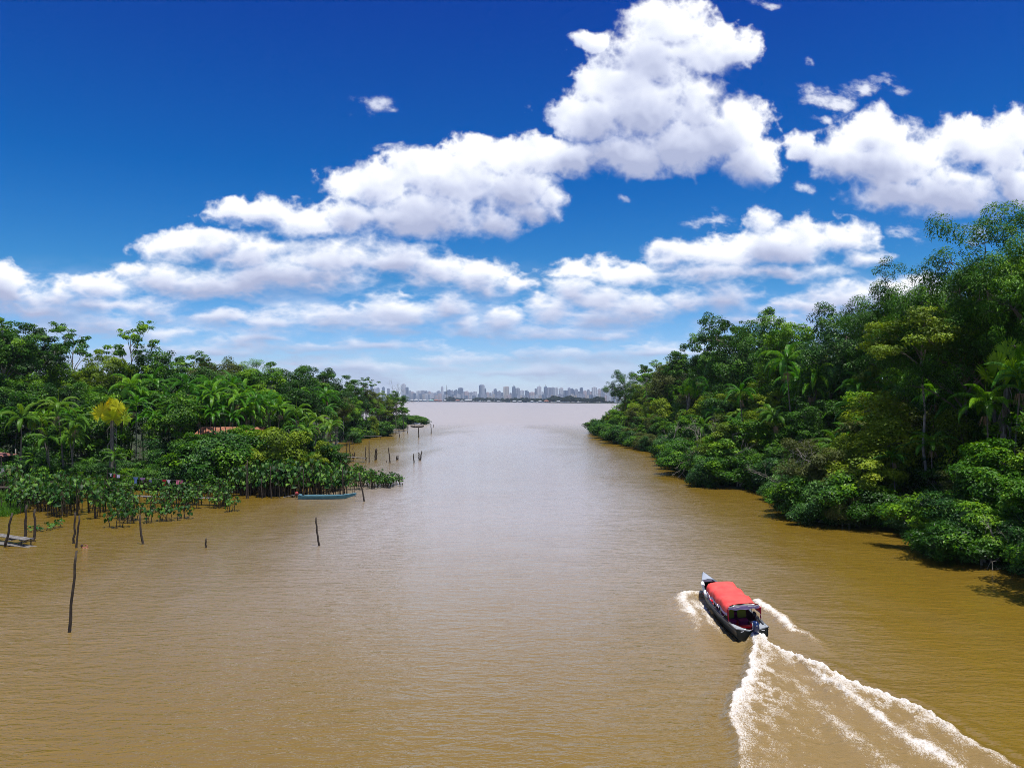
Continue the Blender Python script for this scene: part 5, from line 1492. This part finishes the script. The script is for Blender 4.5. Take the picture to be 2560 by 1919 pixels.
for i, (bx, by, tx, ty, w, lb) in enumerate((
    (866,1143,868,1102,2.6,'leftmost tall pole by the middle pier'),(872,1147,874,1105,2.2,'second tall pole from the left by the middle pier'),
    (882,1124,883,1116,2.0,'short thin stick behind the middle pier'),(882,1146,882,1133,3.2,'left short post on the middle pier'),(886,1145,886,1130,4.2,'right thick short post on the middle pier'),
    (876,1144,876,1129,2.2,'short stick between the tall poles of the middle pier'),
    (914,1150,914,1116,2.4,'thin pole at the outer end of the middle pier'),(923,1155,922,1101,2.8,'tallest thin pole just beyond the middle pier'),
    (938,1150,939,1122,4.0,'left post of the thick pair beyond the middle pier'),(941,1149,942,1120,4.0,'right post of the thick pair beyond the middle pier'),
    (975,1157,971,1118,3.6,'leaning pole between the thick pair and the low stump pair'),(966,1155,966,1150,1.8,'tiny stick left of the leaning pole in mid river'),
    (992,1150,992,1139,3.6,'left stump of the low pair in mid river'),(995,1149,995,1138,4.0,'right stump of the low pair in mid river'),
    (1035,1157,1034,1134,3.4,'leftmost of the three outermost posts in mid river'),(1048,1150,1047,1131,4.0,'middle of the three outermost posts in mid river'),(1052,1150,1054,1127,4.0,'rightmost of the three outermost posts in mid river'),
    (998,1093,997,1063,2.4,'pole at the outer end of the far pier'),(1047,1093,1046,1064,3.0,'pole beside the small far boat'),(1078,1083,1077,1058,2.4,'outermost far pole past the end of the left bank'),
    (1084,1067,1084,1061,1.6,'tiny far stick past the end of the left bank'),(1019,1082,1019,1064,2.0,'thin far pole between the far pier and the small far boat'),
    (966,1080,966,1068,1.6,'thin stick at the foot of the thin trees'),
    (908,1091,908,1066,2.6,'post rising from the far long pier'),(932,1094,932,1078,2.0,'small post at the outer end of the far long pier'),(864,1098,863,1082,2.2,'post at the shore end of the far long pier'))):
    pole(bx, by, tx, ty, w * .85, lb)
pole(503, 1215, 499, 1145, 4.0, 'pale forked dead stem behind the thin stand of water plants', mat=PALE_BARK, name='dead_sapling')
pole(41, 1215, 39, 1122, 3.2, 'thin pale bent stem near the hut at the left edge', mat=PALE_BARK, name='dead_sapling')
for px, t in ((620, 1150), (617, 1160), (678, 1165), (760, 1172), (858, 1165), (655,1195)):
    pole(px, 1246, px - 2, t, 3.0, 'thin upright stick among the water plants behind the blue canoe', 'thin upright stick among the water plants behind the blue canoe')

# ------------------------------------------------------------------ piers and jetties
def planks(name, pts, w, n, mat, label, legs=(), lh=1.0, zt=.5, gap=.02):
    """walkway of long boards from a to b on posts; pts are world (x, y)"""
    a, b = np.array(pts[0]), np.array(pts[1]); L_ = np.linalg.norm(b - a); ang = math.atan2(b[1] - a[1], b[0] - a[0])
    r = empty(name, (a[0], a[1], 0), ang); tag(r, label, 'pier' if 'jetty' not in name else 'jetty')
    m = MB(); bw = w / n
    for i in range(n):
        o = prg.normal() * .08
        m.box((L_ / 2 + o, (i - (n - 1) / 2) * bw, zt + prg.normal() * .008), (L_ * prg.uniform(.93, 1.02), bw - gap, .045), rz=prg.normal() * .004)
    m.build('deck_boards', mat, r)
    c = MB()
    for f in np.linspace(.04, .96, max(3, int(L_ / 1.4))): c.box((L_ * f, 0, zt - .07), (.08, w * 1.05, .08))
    c.build('cross_beams', WOOD, r)
    for f in np.linspace(.05, .95, max(2, int(L_ / 2.4))):
        for s in (-1, 1): MB().tube([(L_ * f, s * w * .45, -.9), (L_ * f + prg.normal() * .04, s * w * .47, zt - .03)], .05, 6).build('leg', WOOD, r)
    return r
# near jetty at the left edge
j1 = planks('jetty', (gp(-60, 1328, .55), gp(72, 1348, .55)), .85, 4, GREYW, 'weathered plank jetty entering at the left edge, upper walkway', zt=.55)
j2 = planks('landing_ramp', (gp(-30, 1350, .30), gp(88, 1363, .12)), .75, 4, GREYW, 'low plank landing sloping into the water in front of the jetty', zt=.18)
j2.rotation_euler.y = R(2.5)
MB_ = MB().box((0, 0, .0), (1.5, .8, .05)); o = MB_.build('connecting_planks', GREYW); o.location = (*gp(42, 1345, .42), .40); o.rotation_euler = (0, 0, R(60)); tag(o, 'short cross planks joining the jetty and the low landing', 'planks')
pole(14, 1367, 31, 1282, 6.0, 'leaning post in front of the jetty at the left edge', name='jetty_post')
pole(62, 1349, 66, 1262, 6.5, 'upright post at the end of the jetty, left of a pair', name='jetty_post')
pole(86, 1350, 88, 1272, 6.0, 'upright post standing in the water at the end of the jetty', name='jetty_post')
x, y = gp(75, 1345, .45)
o = MB().box((0, 0, 0), (1.0, .06, .07)).box((0, 0, -.3), (1.0, .06, .06)).build('jetty_rail', WOOD); o.location = (x, y, .5); tag(o, 'two short rails tying the two posts at the end of the jetty', 'rail')
mtt = principled('green_bottle', (.02, .30, .12), .3)
o = MB().box((0, 0, 0), (.42, .22, .12), bev=.05).build('green_cloth', mtt); o.location = (*gp(55, 1351, .30), .36); tag(o, 'small green cloth lying on the low landing', 'cloth')
# walkway behind the plants, mid pier, far piers
planks('walkway', (gp(300, 1238, .8), gp(575, 1246, .8)), .9, 3, GREYW, 'long plank walkway behind the thin stand of water plants', zt=.8)
planks('walkway', (gp(-40, 1217, 1.6), gp(36, 1217, 1.6)), 1.6, 5, WOOD, 'dark platform under the hut at the left edge', zt=1.6)
planks('pier', (gp(845, 1140, .8), gp(915, 1147, .6)), .9, 3, GREYW, 'middle pier of thin planks right of the dense water plants', zt=.8)
planks('pier', (gp(850, 1087, 1.3), gp(956, 1093, .5)), 1.1, 3, GREYW, 'long grey pier running out below the bushy trees of the left bank', zt=.9)
planks('pier', (gp(936, 1077, .6), gp(995, 1082, .4)), 1.0, 2, WOOD, 'low dark pier beside the thin trees in the water', zt=.45)
planks('pier', (gp(955, 1062, .9), gp(1022, 1066, .9)), 1.0, 2, WOOD, 'far pier in front of the last row of water bushes', zt=.9)
x, y = gp(318, 1284); o = MB().tube([(-.75, -.1, .06), (0, 0, .10), (.75, .12, .22)], [.06, .065, .055], 7).build('floating_log', principled('log_tan', (.34, .25, .15), .8)); o.location = (x, y, 0); tag(o, 'pale floating log at the front edge of the left water plants', 'log')
# covered shed on the pier
x, y = gp(868, 1091, 0); r = empty('pier_shelter', (x, y + 1.0, 0)); tag(r, 'small grey shelter at the shore end of the long grey pier', 'shelter')
for s in (-1, 1):
    for q in (-1, 1): MB().tube([(s * 1.2, q * .8, -.5), (s * 1.2, q * .8, 2.1)], .06, 5).build('post', WOOD, r)
MB().box((0, 0, 2.2), (3.0, 2.2, .08), rx=.12).build('roof', RW['grey'], r); MB().box((0, 0, .9), (2.5, 1.7, .08)).build('floor', GREYW, r)
# small far boat on stilts (moored), with awning
x, y = gp(1043, 1068, 0); r = empty('moored_boat', (x, y, 0)); tag(r, 'tiny boat with a flat awning moored past the far pier', 'boat')
m = MB(); tt = np.linspace(-1, 1, 15); lofted(m, [[(t * 3.0, -.6 * (1 - abs(t) ** 2.5) - .02, .55 + .25 * t * t), (t * 2.8, 0, -.1 + .3 * t * t), (t * 3.0, .6 * (1 - abs(t) ** 2.5) + .02, .55 + .25 * t * t)] for t in tt]); m.build('hull', WOOD, r, True)
m = MB(); m.box((0, 0, 1.75), (2.6, 1.3, .07)); m.build('awning', principled('awning_blue', (.05, .13, .22), .7), r)
m = MB()
for s in (-1.2, 1.2):
    for q in (-.5, .5): m.tube([(s, q, .4), (s, q, 1.72)], .03, 5)
m.build('awning_posts', WOOD, r)

# ------------------------------------------------------------------ hut, house, washing
def house():
    WALL = principled('plaster_ochre', (.45, .30, .18), .9, noise=(1.2, (.36, .24, .15)))
    TILE = principled('orange_clay_tiles', (.20, .075, .045), .85, .2, noise=(1.4, (.34, .16, .10)), bump=(9, .5, .06))
    d = 121.0; x0, z1 = at_d(486, 1069, d); x1, z0 = at_d(648, 1088, d); w = x1 - x0
    r = empty('tiled_house', ((x0 + x1) / 2, d + 3.0, .15)); tag(r, 'house with orange clay tile roof half hidden behind palms on the left bank', 'house')
    MB().box((0, 0, (z0 - .6) / 2), (w * .94, 5.6, z0 - .6)).build('wall', WALL, r)
    m = MB(); n = 26
    ax = w / 2; b = 3.3; zt = z1 - .12; zb = z0 + .0
    for s in (-1, 1):
        rings = []
        for i in range(n * 4 + 1):
            x = -ax + 2 * ax * i / (n * 4); rip = .035 * abs(math.sin(i * math.pi / 4))
            rings.append([(x, s * b, zb + rip), (x, 0, zt + rip)])
        lofted(m, rings)
    m.add([(-ax * .94, -2.8, zb), (-ax * .94, 2.8, zb), (-ax * .94, 0, zt - .1), (ax * .94, -2.8, zb), (ax * .94, 2.8, zb), (ax * .94, 0, zt - .1)], None, [(0, 1, 2), (3, 5, 4)])
    m.build('roof', TILE, r)
    for k in (-.32, .0, .32):
        f = MB().box((w * k, -2.83, z0 * .55), (1.0, .06, 1.3)).build('window', MET, r)
house()
def hut():
    x, z = at_d(-28, 1138, 104); r = empty('stilt_hut', (x, 105.5, 0)); tag(r, 'stilt hut with rusty red sheet roof mostly outside the left edge', 'hut')
    m = MB(); m.add([(-3, -2.2, z + .1), (1.5, -2.2, z - .25), (1.5, 2.2, z - .1), (-3, 2.2, z + .3), (-3, 0, z + .7), (1.3, 0, z + .25)], [(0, 1, 5, 4), (2, 3, 4, 5)], [(1, 2, 5)])
    m.build('roof', principled('rusty_sheet', (.26, .085, .07), .7, noise=(3, (.36, .16, .13))), r)
    MB().box((-1.2, .2, z * .5 + .9), (3.2, 3.6, z - 1.9)).build('wall', WL['d'], r)
    for px_, py_ in ((-2.4, -1.9), (1.9, -1.9), (1.9, 1.9), (-2.4, 1.9)): MB().tube([(px_, py_, -.5), (px_, py_, z)], .08, 6).build('post', WOOD, r)
hut()
def cloth(x, y, z, w, h, col, label, name='garment', shape='sheet', cat='clothes'):
    m = MB(); n = 7
    if shape == 'sheet': prof = [(-.5, .5)] * 6
    elif shape == 'shirt': prof = [(-.5, .5), (-.5, .5), (-.32, .32), (-.3, .3), (-.3, .3), (-.32, .32)]
    else: prof = [(-.4, .4), (-.4, .4), (-.42, .42), (-.44, .44), (-.45, .45), (-.45, .45)]
    for k in (-1, 1):
        v = []; 
        for i, (a, b) in enumerate(prof):
            for j in range(n):
                t = j / (n - 1); v.append((w * (a + (b - a) * t), .05 * math.sin(t * 9 + i * .5) + k * .012, -h * i / 5 - .03 * math.sin(t * math.pi)))
        q = [(i*n+j, i*n+j+1, (i+1)*n+j+1, (i+1)*n+j) for i in range(5) for j in range(n-1)]
        m.add(v, q)
    o = m.build(name, principled(name + '_cloth', col, .8, .2), None, True); o.location = (x, y, z); return tag(o, label, cat)
lx0, lz0 = at_d(268, 1181, 102); lx1, lz1 = at_d(505, 1199, 102)
line_z = lambda t: lz0 + (lz1 - lz0) * t - 4 * .35 * t * (1 - t)
o = MB().tube([(lx0 + (lx1 - lx0) * t, 102, line_z(t)) for t in np.linspace(0, 1, 15)], .012, 4).build('clothes_line', MET); tag(o, 'clothes line strung behind the water plants on the left bank', 'clothes line')
for px in (268, 505):
    lx, _ = at_d(px, 1181, 102); o = MB().tube([(lx, 102, -.6), (lx, 102, 3.0)], .05, 6).build('line_post', WOOD); tag(o, ('left' if px < 300 else 'right') + ' post holding the clothes line', 'post')
for px, w, h, col, sh, lb in ((277,.36,.40,(.75,.74,.78),'shirt','small white shirt at the left end of the clothes line'),(286,.32,.42,(.55,.04,.07),'shorts','red shorts beside the small white shirt'),
    (296,.45,.40,(.72,.70,.80),'sheet','pale cloth right of the red shorts'),(339,.62,.80,(.14,.24,.48),'shirt','blue shirt hanging on the clothes line'),(356,.66,.58,(.48,.25,.50),'shirt','pink and purple shirt beside the blue shirt'),
    (376,.42,.50,(.16,.17,.34),'shorts','dark blue shorts in the middle of the clothes line'),(411,.60,.70,(.50,.02,.04),'shirt','red shirt next to the white one on the clothes line'),(421,.52,.72,(.78,.78,.84),'shirt','white shirt hanging right of the red shirt'),
    (449,.95,.52,(.72,.22,.32),'sheet','wide pink towel on the clothes line'),(466,.40,.5,(.08,.08,.12),'shorts','black shorts right of the pink towel'),(496,.62,.85,(.55,.02,.03),'sheet','red cloth at the right end of the clothes line')):
    x, _ = at_d(px, 1190, 102); t = (x - lx0) / (lx1 - lx0); cloth(x, 102, line_z(t) + .01, w, h, col, lb, shape=sh)
for px, py, w, h, col, lb in ((4,1168,.8,.9,(.40,.39,.38),'white sheet hanging from the hut at the left edge'),(20,1170,.8,.85,(.34,.38,.12),'yellow-green sheet hanging beside the white sheet at the hut'),(60,1188,.6,.8,(.10,.28,.46),'blue cloth hanging among the plants right of the hut')):
    x, z = at_d(px, py, 102.5); cloth(x, 102.5, z, w, h, col, lb, 'hanging_sheet', cat='sheet')
x, z = at_d(30, 1165, 102.5); o = MB().tube([(x - 4, 102.5, z + .1), (x, 102.5, z - .02), (x + 2.1, 102.5, z - 1.1)], .015, 4).build('sheet_line', MET); tag(o, 'line carrying the sheets in front of the hut', 'clothes line')

# ------------------------------------------------------------------ swimmer
def swimmer():
    SK = principled('skin_brown', (.20, .075, .04), .5, .25, noise=(8, (.16, .06, .032)))
    x, y = gp(219, 1366, .1); r = empty('person', (x, y, 0), R(165)); tag(r, 'person swimming beside the poles, head and one bent arm above the water', 'person')
    joints = [(0, 0, -.10), (.22, .05, -.02), (.40, .08, .02), (.46, .09, .10), (.24, -.16, .02), (.34, -.36, .10), (.50, -.30, .20), (.54, -.26, .24), (.20, .24, -.04), (.35, .46, -.12), (-.40, -.05, -.26), (-.10, -.12, -.20), (-.8, -.1, -.35), (-.10, .12, -.20), (-.45, .14, -.3), (-.85, .16, -.4)]
    edges = [(0, 1), (1, 2), (2, 3), (1, 4), (4, 5), (5, 6), (6, 7), (1, 8), (8, 9), (0, 11), (11, 10), (10, 12), (0, 13), (13, 14), (14, 15)]
    rad = [.15, .17, .07, .06, .075, .05, .038, .03, .075, .05, .07, .09, .05, .09, .07, .05]
    me = bpy.data.meshes.new('body'); me.from_pydata([Vector(j) for j in joints], edges, []); o = bpy.data.objects.new('body', me); C.objects.link(o); o.parent = r
    me.materials.append(SK)
    md = o.modifiers.new('skin', 'SKIN'); md.use_smooth_shade = True
    for i, v in enumerate(me.skin_vertices[0].data): v.radius = (rad[i], rad[i]); v.use_root = (i == 0)
    o.modifiers.new('sub', 'SUBSURF').levels = 2; o.modifiers['sub'].render_levels = 2
    # head joined to the neck, with face
    m = MB(); n, k = 14, 16; rings = []
    for i in range(n + 1):
        th = math.pi * i / n; zz = math.cos(th) * .125; rr = math.sin(th) * .092
        ring = []
        for j in range(k):
            a = 2 * math.pi * j / k; fx = rr * math.cos(a); fy = rr * math.sin(a) * .82
            if zz < 0: fx *= 1 - .25 * (-zz / .125)
            if math.cos(a) > .9 and -.03 < zz < .02: fx += .022
            ring.append((.50 + fx, .09 + fy, ( .165 + zz )))
        rings.append(ring)
    lofted(m, rings, True)
    for s in (-1, 1): m.box((.495, .09 + s * .078, .16), (.03, .014, .05), bev=.005)
    m.build('head', SK, r, True)
    h = MB(); rings = []
    for i in range(9):
        th = math.pi * .52 * i / 8; zz = math.cos(th) * .137; rr = math.sin(th) * .103
        rings.append([(.485 + rr * math.cos(2 * math.pi * j / k), .09 + rr * math.sin(2 * math.pi * j / k) * .86, ( .165 + zz )) for j in range(k)])
    lofted(h, rings, True); h.build('hair', principled('hair_dark', (.045, .022, .014), .5), r, True)
    f = MB()
    for s in (-1, 1): f.box((.585, .09 + s * .032, .17), (.012, .020, .010))
    f.box((.574, .09, .10), (.012, .035, .008)); f.build('face_marks', MET, r)
    fg = MB()
    for i, (dy, ln) in enumerate(((-.030, .07), (-.012, .085), (.006, .09), (.022, .07))):
        fg.tube([(.54, -.255 + dy, .245), (.54 + ln * .6, -.25 + dy, .255), (.54 + ln, -.245 + dy, .235)], [.011, .010, .007], 6)
    fg.tube([(.53, -.225, .235), (.56, -.20, .225), (.585, -.195, .215)], [.011, .010, .007], 6); fg.build('fingers', SK, r, True)
swimmer()

# anything built as a pattern and never placed
for k, p in P.items():
    if p.name not in PROTO_USED:
        for ch in list(p.children): bpy.data.objects.remove(ch)
        bpy.data.objects.remove(p)
